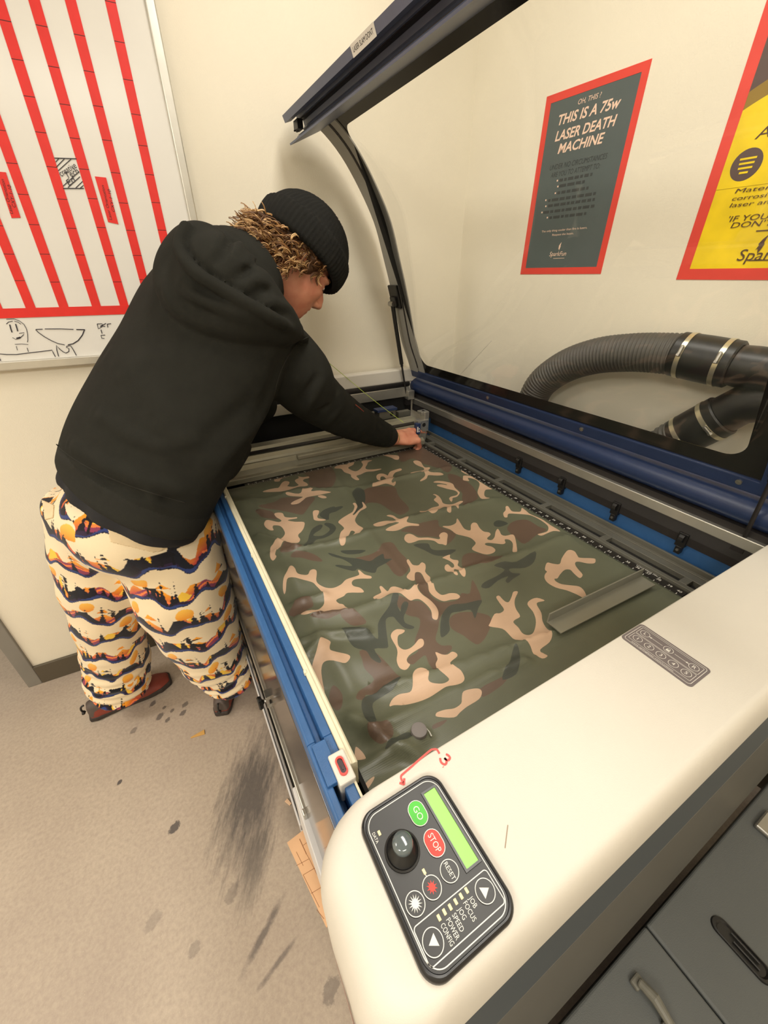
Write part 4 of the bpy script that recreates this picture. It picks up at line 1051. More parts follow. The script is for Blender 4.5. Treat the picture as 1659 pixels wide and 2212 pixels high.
# ================================================================== camouflage cloth on the bed
CZ = BED + 0.006
TILE = {'A': (500, 950, 5.53), 'B': (750, 950, 5.53), 'C': (1000, 1000, 5.53), 'D': (560, 1180, 5.53), 'E': (780, 1180, 5.53), 'F': (640, 1380, 5.53), 'G': (820, 1280, 4.1475)}
CAMO = [  # outlines of the printed blobs: 1 tan, 2 brown, 3 black green
    (1, 'A', [(85,462),(130,445),(188,452),(180,470),(110,478)]),
    (1, 'A', [(525,375),(548,378),(552,405),(580,420),(640,412),(690,380),(725,380),(728,405),(690,430),(620,448),(585,470),(572,495),(515,495),(515,465),(540,430)]),
    (1, 'A', [(380,628),(420,605),(520,580),(565,570),(600,515),(640,492),(690,500),(685,530),(668,550),(740,558),(800,540),(790,525),(760,495),(765,475),(805,455),(795,435),(850,445),(920,437),(925,455),(870,468),(855,490),(900,515),(912,540),(870,552),(790,560),(660,605),(560,622)]),
    (1, 'A', [(650,662),(680,648),(800,650),(840,630),(855,595),(900,578),(985,578),(985,600),(955,625),(1060,618),(1190,628),(1100,650),(1000,670),(900,690),(860,720),(800,765),(730,785),(712,770),(760,730),(850,690),(820,682),(700,678)]),
    (1, 'A', [(1030,675),(1070,662),(1130,678),(1130,695),(1080,697)]),
    (1, 'A', [(1228,338),(1265,300),(1320,292),(1385,288),(1375,265),(1350,240),(1365,228),(1410,245),(1450,240),(1490,208),(1520,205),(1515,222),(1470,255),(1455,295),(1400,325),(1405,345),(1470,372),(1520,360),(1560,320),(1570,290),(1552,255),(1597,240),(1682,240),(1632,265),(1622,290),(1600,330),(1622,350),(1702,350),(1782,342),(1782,352),(1702,372),(1612,380),(1542,410),(1492,428),(1522,460),(1520,475),(1482,472),(1432,440),(1422,410),(1350,385),(1310,345)]),
    (1, 'A', [(515,905),(560,890),(615,895),(640,935),(720,940),(780,932),(782,945),(740,955),(690,968),(680,980),(760,990),(868,988),(865,1055),(835,1100),(800,1130),(800,1155),(820,1185),(795,1230),(720,1238),(650,1260),(610,1290),(590,1340),(550,1380),(530,1415),(545,1435),(515,1470),(495,1475),(470,1440),(470,1370),(480,1310),(560,1220),(635,1135),(630,1095),(600,1060),(560,1048),(510,1055),(497,1080),(508,1103),(470,1110),(420,1085),(398,1050),(430,1010),(490,1000),(560,1008),(590,1000),(600,985),(575,965),(540,945)]),
    (1, 'A', [(972,860),(1000,840),(1045,845),(1040,880),(1025,910),(1040,935),(1115,945),(1118,958),(1050,965),(990,955),(978,920)]),
    (1, 'A', [(1450,770),(1480,762),(1505,805),(1480,850),(1448,885),(1470,888),(1530,840),(1572,790),(1560,740),(1575,740),(1612,790),(1600,810),(1560,840),(1510,890),(1482,930),(1478,965),(1510,1010),(1565,1045),(1570,1070),(1540,1110),(1505,1148),(1460,1150),(1455,1140),(1475,1100),(1450,1080),(1425,1085),(1405,1130),(1395,1155),(1370,1190),(1365,1230),(1345,1265),(1310,1270),(1290,1230),(1288,1180),(1295,1130),(1310,1090),(1345,1050),(1310,1010),(1275,975),(1320,930),(1400,880),(1450,850),(1470,800)]),
    (1, 'B', [(380,150),(420,120),(540,108),(560,118),(480,135),(450,160),(500,172),(610,185),(615,230),(570,232),(530,210),(460,188),(400,178)]),
    (1, 'B', [(790,255),(830,245),(880,265),(900,300),(930,330),(990,332),(965,385),(1000,400),(1110,402),(1150,425),(1080,435),(980,430),(960,440),(945,470),(880,498),(875,485),(920,450),(930,420),(900,395),(830,392),(765,402),(765,388),(850,375),(915,362),(910,335),(860,315),(810,288)]),
    (1, 'B', [(300,550),(320,520),(400,498),(380,480),(355,460),(350,425),(380,402),(430,400),(470,415),(485,420),(510,380),(560,360),(630,340),(652,350),(640,365),(580,385),(555,410),(545,440),(560,460),(558,475),(530,500),(545,515),(575,500),(580,520),(560,548),(530,540),(460,525),(380,545),(310,560)]),
    (0, 'B', [(395,455),(405,435),(440,435),(465,470),(420,488),(400,480)]),
    (1, 'B', [(1035,505),(1080,495),(1180,505),(1260,530),(1285,575),(1340,625),(1340,645),(1310,680),(1260,695),(1258,715),(1245,740),(1218,705),(1240,680),(1300,665),(1322,640),(1290,610),(1200,590),(1130,570),(1080,555),(1075,540),(1130,535),(1190,545),(1180,535),(1100,520),(1040,515)]),
    (1, 'B', [(865,850),(940,848),(1010,810),(1090,790),(1085,760),(1035,718),(1065,685),(1050,665),(1025,655),(1050,650),(1095,675),(1125,715),(1145,755),(1200,770),(1270,765),(1350,730),(1385,735),(1360,760),(1330,790),(1330,830),(1310,825),(1270,795),(1240,810),(1243,860),(1225,878),(1190,860),(1190,815),(1150,805),(1100,850),(1060,885),(1010,898),(960,885),(890,872)]),
    (1, 'C', [(0,180),(10,157),(95,152),(165,195),(300,280),(350,308),(275,318),(255,360),(265,400),(320,430),(230,432),(185,380),(175,340),(195,280),(195,235),(150,195),(70,180),(60,195),(75,218),(20,215),(0,205)]),
    (1, 'B', [(1360,370),(1380,365),(1450,412),(1400,400)]),
    (1, 'B', [(470,900),(510,890),(560,905),(600,935),(650,955),(690,930),(720,925),(735,945),(710,985),(760,1000),(850,1010),(850,1030),(760,1030),(690,1045),(620,1080),(550,1095),(460,1088),(500,1055),(600,1015),(610,1003),(500,1005),(440,1030),(360,1040),(320,1030),(315,1010),(370,980),(470,962),(580,968),(550,930),(510,915)]),
    (1, 'B', [(683,1190),(695,1140),(740,1122),(790,1135),(850,1165),(960,1162),(1040,1172),(1095,1180),(1110,1165),(1098,1140),(1120,1110),(1160,1098),(1200,1120),(1195,1180),(1185,1248),(1140,1238),(1090,1232),(1040,1200),(960,1190),(860,1195),(800,1218),(730,1230)]),
    (1, 'C', [(-232,750),(-150,745),(-85,715),(-75,670),(-60,668),(-25,720),(20,780),(90,797),(95,740),(120,710),(165,715),(200,770),(250,812),(310,822),(332,850),(290,890),(310,910),(350,910),(380,875),(390,820),(415,783),(440,810),(460,850),(510,865),(600,852),(632,920),(648,1050),(620,1068),(593,1055),(598,960),(560,915),(510,905),(500,920),(510,945),(480,962),(400,955),(300,945),(262,958),(290,978),(345,990),(388,1025),(370,1060),(290,1082),(200,1062),(108,1018),(150,960),(145,930),(90,885),(0,860),(-80,840),(-150,790),(-232,762)]),
    (1, 'C', [(510,525),(540,520),(580,575),(640,585),(690,580),(705,535),(760,575),(800,610),(900,650),(960,680),(1050,745),(1165,815),(1080,815),(1010,840),(940,868),(893,852),(960,835),(1010,815),(1020,770),(990,730),(920,680),(830,635),(760,620),(680,612),(560,605),(535,620),(530,648),(495,645),(482,600),(510,565)]),
    (1, 'C', [(1235,1060),(1280,1042),(1335,1060),(1370,1110),(1400,1132),(1560,1138),(1585,1160),(1570,1195),(1490,1198),(1390,1178),(1345,1185),(1345,1220),(1380,1270),(1430,1330),(1410,1368),(1380,1365),(1320,1310),(1280,1272),(1215,1275),(1160,1330),(1130,1375),(1095,1380),(1110,1410),(1180,1445),(1290,1460),(1390,1475),(1450,1530),(1480,1610),(1450,1618),(1360,1570),(1240,1520),(1110,1485),(1010,1425),(975,1365),(985,1320),(1005,1295),(980,1265),(1005,1190),(1070,1200),(1155,1205),(1180,1140)]),
    (1, 'G', [(1045,40),(1070,25),(1100,55),(1130,80),(1160,80),(1185,30),(1200,-10),(1240,-10),(1215,50),(1210,100),(1225,150),(1260,210),(1215,240),(1200,265),(1245,310),(1280,360),(1330,388),(1370,370),(1395,310),(1400,240),(1375,170),(1325,105),(1350,65),(1410,45),(1480,70),(1420,85),(1410,110),(1450,180),(1460,250),(1500,330),(1540,390),(1520,450),(1440,510),(1460,545),(1505,570),(1455,595),(1380,550),(1350,490),(1300,450),(1215,430),(1160,370),(1100,320),(985,300),(990,270),(1030,190),(1080,182),(1115,150),(1075,90)]),
    (1, 'D', [(285,520),(300,430),(345,360),(375,290),(405,278),(435,310),(460,370),(520,382),(585,375),(610,320),(650,298),(685,315),(690,370),(685,440),(720,480),(800,510),(890,510),(980,470),(1040,410),(1150,365),(1195,340),(1180,295),(1200,290),(1260,340),(1335,360),(1330,388),(1210,390),(1130,410),(1105,450),(1130,485),(1200,500),(1245,535),(1230,558),(1060,562),(1010,600),(920,645),(955,690),(1000,700),(1030,740),(1065,800),(900,805),(780,830),(680,860),(590,888),(505,880),(530,845),(680,805),(740,755),(775,690),(770,600),(735,540),(680,490),(640,460),(540,440),(400,432),(340,445),(320,540),(300,575)]),
    (1, 'F', [(200,370),(250,240),(285,130),(315,72),(370,62),(415,85),(408,150),(410,200),(440,222),(590,230),(648,260),(620,320),(560,350),(400,330),(330,350),(305,420),(315,520),(340,660),(260,500),(210,400)]),
    (1, 'E', [(545,165),(568,152),(610,210),(650,222),(690,218),(725,185),(765,205),(772,250),(765,290),(785,325),(825,365),(825,410),(840,455),(865,460),(890,530),(950,580),(1000,580),(1060,562),(1140,565),(1182,600),(1150,630),(1070,640),(990,658),(920,635),(850,590),(810,540),(800,480),(770,420),(735,340),(700,305),(650,308),(640,360),(640,410),(600,425),(545,390),(560,340),(588,290),(578,240),(555,200)]),
    (1, 'E', [(975,125),(1060,88),(1062,125),(1100,148),(1155,155),(1165,180),(1155,215),(1190,250),(1245,315),(1240,365),(1210,362),(1165,325),(1160,295),(1120,265),(1108,290),(1120,320),(1155,350),(1140,362),(1105,350),(1080,308),(1030,295),(1000,260),(1005,220),(1035,205),(1060,225),(1085,245),(1112,235),(1105,200),(1060,165),(1000,138)]),
    (1, 'E', [(145,630),(165,600),(230,565),(240,545),(220,490),(245,478),(290,520),(320,540),(355,490),(410,482),(470,505),(520,540),(580,545),(640,500),(680,465),(695,470),(670,515),(690,560),(740,610),(820,655),(890,725),(922,800),(915,870),(890,885),(850,865),(835,790),(780,720),(700,655),(640,645),(590,658),(530,620),(480,590),(430,588),(350,605),(240,665),(180,672)]),
    (1, 'E', [(355,1080),(375,1030),(430,995),(510,1000),(520,1020),(490,1045),(445,1070),(435,1130),(450,1200),(510,1238),(580,1220),(640,1170),(690,1110),(735,1108),(752,1150),(735,1195),(660,1240),(580,1300),(545,1360),(560,1400),(585,1420),(550,1475),(510,1488),(455,1460),(425,1380),(435,1280),(420,1210),(380,1140)]),
    (1, 'G', [(90,1015),(120,960),(180,920),(270,900),(295,850),(295,760),(320,700),(370,675),(420,695),(440,740),(435,790),(470,815),(560,820),(610,800),(620,775),(580,740),(520,700),(502,640),(520,590),(500,530),(560,550),(610,550),(650,525),(690,540),(695,570),(650,610),(632,640),(670,670),(730,705),(760,770),(740,815),(680,838),(600,850),(530,895),(450,950),(350,995),(230,1022),(130,1022),(95,1035)]),
    (1, 'G', [(500,1110),(520,1085),(590,1060),(670,1045),(730,1000),(735,950),(750,900),(830,875),(890,872),(915,900),(890,960),(780,1030),(720,1080),(665,1128),(520,1128)]),
    (1, 'F', [(705,1320),(730,1312),(790,1370),(825,1430),(820,1470),(690,1460),(695,1430)]),
    (1, 'F', [(760,1930),(830,1790),(930,1700),(920,1760),(850,1870)]),
    (2, 'A', [(900,330),(1100,270),(1200,330),(1250,480),(1130,600),(1000,560),(930,540),(915,440),(850,380)]),
    (2, 'A', [(510,770),(620,700),(860,690),(1000,690),(940,780),(890,850),(840,900),(700,880),(520,860),(330,850)]),
    (2, 'A', [(300,880),(480,880),(560,960),(400,980),(330,930)]),
    (2, 'A', [(590,1390),(640,1270),(760,1240),(850,1270),(860,1310),(730,1370),(640,1400)]),
    (2, 'D', [(380,160),(450,90),(640,110),(760,190),(640,190),(500,160)]),
    (2, 'B', [(200,600),(330,560),(560,560),(600,640),(640,700),(700,760),(740,830),(680,880),(620,890),(520,840),(400,760),(280,740),(200,760),(160,680)]),
    (2, 'B', [(430,1240),(540,1230),(620,1330),(720,1430),(740,1520),(660,1640),(560,1600),(460,1480),(330,1500),(150,1500),(60,1430),(250,1380),(380,1320)]),
    (2, 'B', [(640,1090),(800,1020),(950,980),(1080,960),(1100,1030),(1240,1080),(1300,1130),(1200,1240),(1190,1160),(1090,1160),(980,1150),(860,1150),(760,1110)]),
    (2, 'C', [(530,770),(600,700),(760,680),(900,760),(1000,800),(880,860),(740,960),(640,900),(560,830)]),
    (2, 'C', [(0,360),(120,330),(170,420),(60,500),(0,510)]),
    (2, 'C', [(0,1100),(120,1060),(320,1100),(480,1130),(280,1220),(100,1230),(0,1250)]),
    (2, 'E', [(640,320),(710,320),(790,470),(820,580),(900,650),(1000,670),(1150,640),(1200,560),(1300,560),(1330,400),(1440,640),(1300,700),(1100,710),(1000,780),(940,870),(920,980),(890,1110),(960,1180),(1070,1180),(1080,1230),(1000,1290),(900,1270),(910,1340),(890,1500),(810,1400),(770,1300),(700,1340),(620,1415),(555,1390),(570,1330),(680,1250),(640,1140),(700,960),(690,860),(560,830),(430,720),(430,620),(500,620),(600,660),(720,680),(830,800),(860,880),(910,880),(915,790),(850,680),(740,600),(690,540),(650,420)]),
    (2, 'E', [(1080,980),(1060,860),(1180,790),(1400,790),(1560,860),(1500,1060),(1400,1165),(1300,1120),(1220,1060)]),
    (2, 'D', [(970,850),(1130,800),(1280,920),(1200,970),(1090,965)]),
    (2, 'D', [(610,900),(830,810),(1050,810),(900,880),(790,910)]),
    (2, 'F', [(760,180),(900,160),(1060,290),(1200,440),(1240,490),(1100,570),(950,680),(830,690),(820,760),(720,760),(740,660),(800,600),(930,500),(820,390),(790,290)]),
    (2, 'F', [(880,1100),(1080,1045),(1160,1130),(1130,1260),(1040,1320),(940,1280),(860,1200)]),
    (2, 'F', [(400,650),(450,570),(550,680),(540,850),(470,880),(400,760)]),
    (2, 'D', [(380,780),(470,680),(600,640),(650,720),(600,800),(470,880),(360,850)]),
    (2, 'G', [(900,870),(1050,790),(1150,750),(1100,830),(930,940)]),
    (2, 'G', [(480,1200),(600,1150),(560,1200),(480,1240)]),
    (2, 'B', [(600,80),(760,120),(900,60),(1000,140),(1150,220),(1250,320),(1200,400),(1050,330),(900,280),(780,220),(640,260)]),
    (2, 'B', [(1200,420),(1330,440),(1500,560),(1560,700),(1440,720),(1360,620),(1250,540)]),
    (3, 'A', [(1050,890),(1110,830),(1220,790),(1240,800),(1310,785),(1330,800),(1250,850),(1170,880),(1160,950),(1090,930)]),
    (3, 'A', [(850,1280),(910,1200),(930,1130),(970,1060),(1050,1010),(1090,1020),(1060,1070),(1000,1110),(980,1140),(1080,1140),(1160,1090),(1170,1050),(1110,1010),(1130,985),(1210,1000),(1250,1050),(1200,1120),(1100,1170),(1010,1190),(960,1260),(900,1310),(860,1310)]),
    (3, 'A', [(1440,640),(1500,580),(1580,600),(1600,700),(1570,800),(1500,860),(1450,880),(1500,800),(1480,720)]),
    (3, 'D', [(830,90),(1000,130),(1180,150),(1320,180),(1400,130),(1480,105),(1500,160),(1590,170),(1480,220),(1410,260),(1380,320),(1260,300),(1180,270),(1120,300),(920,250),(940,230),(1090,240),(1100,220),(1000,160),(870,130)]),
    (3, 'D', [(970,60),(1100,50),(1270,50),(1200,90),(1050,100)]),
    (3, 'E', [(380,600),(450,600),(430,700),(470,790),(480,720),(520,670),(565,690),(540,780),(510,850),(530,920),(630,960),(610,990),(520,980),(430,900),(380,850),(300,880),(300,1000),(320,1160),(310,1230),(160,1250),(240,1390),(210,1420),(120,1370),(60,1280),(-80,1240),(-180,1100),(-230,1010),(-60,1000),(20,1030),(100,1040),(200,1120),(200,960),(240,860),(340,720)]),
    (3, 'E', [(950,1070),(950,900),(990,780),(1080,700),(1250,680),(1440,640),(1400,740),(1360,860),(1310,760),(1180,780),(1080,800),(1050,900),(1060,1000),(1000,1070)]),
    (3, 'B', [(790,1250),(960,1230),(1000,1290),(1080,1310),(1300,1300),(1200,1370),(1050,1370),(920,1310)]),
    (3, 'C', [(220,1480),(260,1420),(400,1350),(500,1270),(370,1230),(500,1180),(640,1180),(860,1060),(850,1180),(740,1250),(560,1260),(590,1310),(690,1320),(600,1380),(540,1430),(510,1400),(540,1350),(420,1400),(310,1490)]),
    (3, 'F', [(820,720),(960,660),(1100,560),(1220,480),(1245,500),(1150,640),(960,750),(910,840),(960,1050),(880,1120),(820,1010),(780,840)]),
    (3, 'G', [(1190,530),(1215,480),(1250,530),(1250,640),(1220,740),(1100,790),(1120,700),(1160,640)]),
    (3, 'C', [(370,710),(430,680),(540,720),(440,760),(380,750)]),
    (3, 'F', [(1240,1180),(1340,1150),(1380,1210),(1280,1290),(1120,1380),(1060,1400),(1100,1300)]),
]
CX0, CX1, CY0, CY1 = -0.797, -0.006, -1.135, -0.004
creases = [[(500, 1100), (640, 1062), (760, 1056), (1000, 1005)], [(600, 1200), (740, 1170), (880, 1122), (1060, 1080)], [(650, 1340), (760, 1325), (870, 1280), (1080, 1208), (1225, 1160)],
           [(830, 1490), (1000, 1430), (1190, 1370), (1300, 1300)], [(800, 1590), (960, 1500), (1130, 1430)]]
cre = [np.array([at(u, v, 2, CZ)[:2] for u, v in c]) for c in creases]
cross = [np.array([at(u, v, 2, CZ)[:2] for u, v in c]) for c in ([(545, 1075), (600, 1180), (640, 1270), (700, 1400), (780, 1530), (830, 1640)], [(690, 990), (745, 1060), (800, 1140)], [(790, 1150), (860, 1230), (940, 1330)])]
folds = [np.array([at(u, v, 2, CZ)[:2] for u, v in c]) for c in ([(650, 1400), (700, 1380), (790, 1370)], [(640, 1310), (700, 1290)], [(660, 1440), (690, 1400)], [(760, 1560), (850, 1620), (900, 1640)], [(770, 1680), (840, 1640), (910, 1600)], [(560, 1160), (640, 1190)])]
def seg_dist(Q, poly):
    best = np.full(len(Q), 9.0); side = np.zeros(len(Q))
    for a, b in zip(poly[:-1], poly[1:]):
        d = b - a; L2_ = d @ d; t = np.clip(((Q - a) @ d) / L2_, 0, 1); r = Q - a - t[:, None] * d
        q = np.linalg.norm(r, axis=1); m = q < best
        best[m] = q[m]; side[m] = np.sign(r[m, 0] * d[1] - r[m, 1] * d[0])
    return best, side
def cloth_z(Q):
    z = np.full(len(Q), CZ)
    z += 0.0022 * np.sin(Q[:, 0] * 9 + 1.3 * np.sin(Q[:, 1] * 7)) * np.sin(Q[:, 1] * 8 + 0.7) + 0.002
    left = np.clip((-0.60 - Q[:, 0]) / 0.2, 0, 1)
    z += left * (0.009 + 0.006 * np.sin(Q[:, 1] * 21 + Q[:, 0] * 9)) + left * 0.005 * np.sin(Q[:, 1] * 48 + 30 * Q[:, 0])
    for i, p in enumerate(cre):
        d, s = seg_dist(Q, p)
        z += 0.0075 * np.exp(-(d / 0.012) ** 2) * (0.7 + 0.3 * np.sin(Q[:, 0] * 20 + i)) + 0.0045 * np.exp(-(d / 0.05)) * (s > 0)
    for p in cross:
        d, s = seg_dist(Q, p); z += 0.005 * np.exp(-(d / 0.014) ** 2)
    for p in folds:
        d, s = seg_dist(Q, p); z += 0.011 * np.exp(-(d / 0.010) ** 2)
    edge = np.clip((CX0 + 0.03 - Q[:, 0]) / 0.03, 0, 1); z += -0.004 * edge ** 2
    for lim, ax in ((CX1, 0), (CY0, 1), (CY1, 1)):
        e = np.clip(1 - np.abs(Q[:, ax] - lim) / 0.03, 0, 1); z = z * (1 - e) + (CZ + 0.001) * e
    return z
def resample(poly, step=0.006):
    out = []
    for i in range(len(poly)):
        a, b = poly[i], poly[(i + 1) % len(poly)]; n = max(1, int(np.linalg.norm(b - a) / step))
        out += [a + (b - a) * k / n for k in range(n)]
    return out
pts, edges_in, polys = [], [], []
for kind, tile, pl in CAMO:
    ox, oy, sc = TILE[tile]
    q = np.array([at(ox + a / sc, oy + b / sc, 2, CZ + 0.003)[:2] for a, b in pl])
    q = smooth_path(q, 3, True); q = np.array(resample(q, 0.008))
    q[:, 0] = np.clip(q[:, 0], CX0 + 0.0005, CX1 - 0.0005); q[:, 1] = np.clip(q[:, 1], CY0 + 0.0005, CY1 - 0.0005)
    n0, n = len(pts), len(q); pts += [Vector(p) for p in q]; edges_in += [(n0 + i, n0 + (i + 1) % n) for i in range(n)]
    polys.append((kind, q))
def in_poly(C_, q):
    x, y = C_[:, 0], C_[:, 1]; r = np.zeros(len(C_), bool); j = len(q) - 1
    for i in range(len(q)):
        (xi, yi), (xj, yj) = q[i], q[j]
        c_ = ((yi > y) != (yj > y)) & (x < (xj - xi) * (y - yi) / (yj - yi + 1e-15) + xi)
        r ^= c_; j = i
    return r
gx = np.linspace(CX0, CX1, 101); gy = np.linspace(CY0, CY1, 143)
pts += [Vector((x, y)) for y in gy for x in gx]
V, E_, F_, _, _, _ = delaunay_2d_cdt(pts, edges_in, [], 0, 1e-6)
Q = np.array([(v.x, v.y) for v in V])
ctr = np.array([Q[list(f)].mean(0) for f in F_]); mi = np.zeros(len(F_), int)
for k in (2, 3, 1, 0):
    for kind, q in polys:
        if kind == k: mi[in_poly(ctr, q)] = k
def cloth_mat(name, rgb, rough=0.42):
    m, N, L, b = new_mat(name); tc = N.new('ShaderNodeTexCoord')
    nz = N.new('ShaderNodeTexNoise'); nz.inputs['Scale'].default_value = 9; nz.inputs['Detail'].default_value = 5; L.new(tc.outputs['Object'], nz.inputs['Vector'])
    rp = N.new('ShaderNodeValToRGB'); c = lin(rgb); rp.color_ramp.elements[0].position = .3; rp.color_ramp.elements[1].position = .7
    rp.color_ramp.elements[0].color = tuple(x * .88 for x in c[:3]) + (1,); rp.color_ramp.elements[1].color = tuple(x * 1.1 for x in c[:3]) + (1,)
    L.new(nz.outputs['Fac'], rp.inputs['Fac']); L.new(rp.outputs[0], b.inputs['Base Color']); b.inputs['Roughness'].default_value = rough
    wv = N.new('ShaderNodeTexWave'); wv.inputs['Scale'].default_value = 140; wv.bands_direction = 'Y'; L.new(tc.outputs['Object'], wv.inputs['Vector'])
    bp = N.new('ShaderNodeBump'); bp.inputs['Strength'].default_value = .12; bp.inputs['Distance'].default_value = .0006; L.new(wv.outputs['Fac'], bp.inputs['Height']); L.new(bp.outputs[0], b.inputs['Normal'])
    return m
cl = obj('camouflage_cloth', np.column_stack([Q, cloth_z(Q)]), F_, [cloth_mat('camo_olive', (96, 99, 80)), cloth_mat('camo_tan', (200, 168, 140), .5), cloth_mat('camo_brown', (98, 80, 67)), cloth_mat('camo_black', (66, 70, 62))], None, mi, smooth=True)
so = cl.modifiers.new('thickness', 'SOLIDIFY'); so.thickness = 0.0012; so.offset = -1
tag(cl, 'creased camouflage fabric spread over the machine bed', 'fabric')

# ------------------------------------------------------------------ things lying on the cloth
gd = at(905, 1580, 2, CZ + 0.016)
mb = MB(); r0 = 0.0125
mb.loft([ringz((gd[0], gd[1], CZ + .007 + z), r) for r, z in ((0.0115, -0.004), (r0, 0.003), (r0, 0.012), (0.0118, 0.014), (0.0095, 0.0146))]); dm = mb.build('round_magnet', M['grey_disc'], None, angle=40)
tag(dm, 'grey round magnet holding the cloth down near the cover edge', 'magnet')
for p0, p1 in (((921, 1573), (932, 1590)), ((890, 1598), (902, 1614))):  # white slivers modelled in place of the glints beside the magnet
    a, b_ = at(*p0, 2, CZ + 0.016), at(*p1, 2, CZ + 0.012); mb = MB(); mb.tube([a, (a + b_) / 2 + (0.0006, 0, 0.001), b_], [0.0005, 0.0007, 0.0012], n=6); mb.build('painted_glint', M['print'], dm)
# steel angle bar
pa_ = [at(u, v, 2, CZ + 0.012) for u, v in ((1180, 1345), (1395, 1240))]
d = pa_[1] - pa_[0]; d = d / np.linalg.norm(d); nr = np.cross((0, 0, 1), d)
L_ = 0.30
def ab(s, o, z): return pa_[0] + d * s + nr * o + np.array((0, 0, z - (CZ + 0.012) + CZ + 0.0)) - np.array((0, 0, 0)) + np.array((0, 0, 0.012)) * 0
prof = [(0.0, 0.006), (0.0, 0.030), (-0.003, 0.030), (-0.003, 0.009), (-0.036, 0.009), (-0.036, 0.006)]
mb = MB()
base = pa_[0].copy(); base[2] = CZ + 0.008
q = lambda s, o, z: base + d * s + nr * o + np.array((0, 0, z))
mb.prism([q(0, o, z) for o, z in prof], [q(L_, o, z) for o, z in prof])
tag(bevel(mb.build('angle_bar', mat('dark_angle_steel', (132, 130, 116), 0.4, 0.2, var=0.08), None), 0.0006), 'grey steel angle bar lying on the cloth next to the ruler end', 'metal bar')

# plywood offcut poking out of the lower shelf
q = [at(u, v, 2, 0.303) for u, v in ((620, 1820), (705, 2003))]
e = np.array((0.96, 0.06, 0)) * 0.05
c4 = [q[0], q[1], q[1] + np.array((0.05, 0.012, 0)), q[0] + np.array((0.085, 0.02, 0))]
c4 = [q[0], q[1], np.array((-0.80, q[1][1] + 0.012, 0.3)), np.array((-0.80, q[0][1] + 0.012, 0.3))]
mb = MB(); mb.prism([(p[0], p[1], 0.298) for p in c4], [(p[0], p[1], 0.303) for p in c4])
for pl in ([(647, 1812), (662, 1845)], [(655, 1826), (690, 1800)], [(640, 1870), (668, 1855)], [(662, 1845), (668, 1855)], [(668, 1855), (700, 1920)], [(655, 1890), (690, 1960)], [(655, 1890), (680, 1875)], [(672, 1930), (705, 1910)], [(640, 1840), (655, 1870)], [(684, 1965), (700, 1985)]):
    stroke(mb, [at(*p, 2, 0.3032) for p in pl], 0.0018 if pl[0] == (647, 1812) else 0.001, (0, 0, 1), 1, 0.0)
tag(mb.build('plywood_offcut', [M['plywood'], M['burn']], None), 'laser cut plywood sheet sticking out of the machine front near the floor', 'plywood')
# wood crumbs on the floor
def chip(uv0, uv1, w0, w1, m_, label, name='wood_chip'):
    a, b_ = at(*uv0, 2, 0.002), at(*uv1, 2, 0.002); t = b_ - a; t /= np.linalg.norm(t); s_ = np.cross((0, 0, 1), t)
    mb = MB(); ring = [a - s_ * w0, a + s_ * w0, b_ + s_ * w1, b_ - s_ * w1]
    mb.prism([(p[0], p[1], 0.0005) for p in ring], [(p[0], p[1], 0.004) for p in ring]); tag(bevel(mb.build(name, m_, None), 0.0008), label, 'wood scrap')
chip((412, 1594), (442, 1581), 0.002, 0.010, mat('yellow_wood', (206, 160, 88), 0.7), 'yellow wood sliver on the floor below the brown shoes')
chip((618, 1728), (628, 1738), 0.006, 0.004, mat('pale_wood', (226, 190, 156), 0.7), 'pale wood crumb on the floor beside the machine foot')

# ================================================================== exhaust hoses behind the machine
def pp_out(u, v, out):
    return on_plane(u, v, CORNER + PN * out, PN)
def corrugated(mb, path, r, pitch=0.011, depth=0.0042, m_=0):
    q = smooth_path(path, 24); s = np.concatenate([[0], np.cumsum(np.linalg.norm(np.diff(q, axis=0), axis=1))])
    n = int(s[-1] / (pitch / 4)); ss = np.linspace(0, s[-1], n)
    pts = np.column_stack([np.interp(ss, s, q[:, k]) for k in range(3)])
    mb.tube(pts, list(r + depth * np.sin(ss * 2 * math.pi / pitch)), m_, n=28)
def clamp(parent, c, ax, r, screw_dir):
    c, ax = np.array(c), np.array(ax) / np.linalg.norm(ax); mb = MB()
    o1 = np.cross(ax, (0, 0, 1)); o1 /= np.linalg.norm(o1); o2 = np.cross(ax, o1); rings = []
    for da, dr in ((-.006, 0), (-.006, .0014), (.006, .0014), (.006, 0), (-.006, 0)):
        rings.append([c + ax * da + (o1 * math.cos(t) + o2 * math.sin(t)) * (r + dr) for t in np.linspace(0, 2 * math.pi, 41)[:-1]])
    mb.loft(rings, caps=False)
    k = mb.build('hose_clamp', M['clamp'], parent, angle=40)
    mb = MB(); sd = np.array(screw_dir); sd = sd - ax * (sd @ ax); sd /= np.linalg.norm(sd); tn = np.cross(ax, sd); p = c + sd * (r + .005)
    mb.tube([p - tn * .010, p + tn * .010], 0.0052, n=10); mb.tube([p + tn * .010, p + tn * .016], 0.0062, n=6); mb.tube([p - tn * .013, p - tn * .010], 0.0035, n=8)
    mb.build('clamp_screw', M['steel'], k, angle=40)
M['clamp'] = mat('worm_clamp_steel', (206, 198, 170), 0.28, 0.8, var=0.1, scale=40)
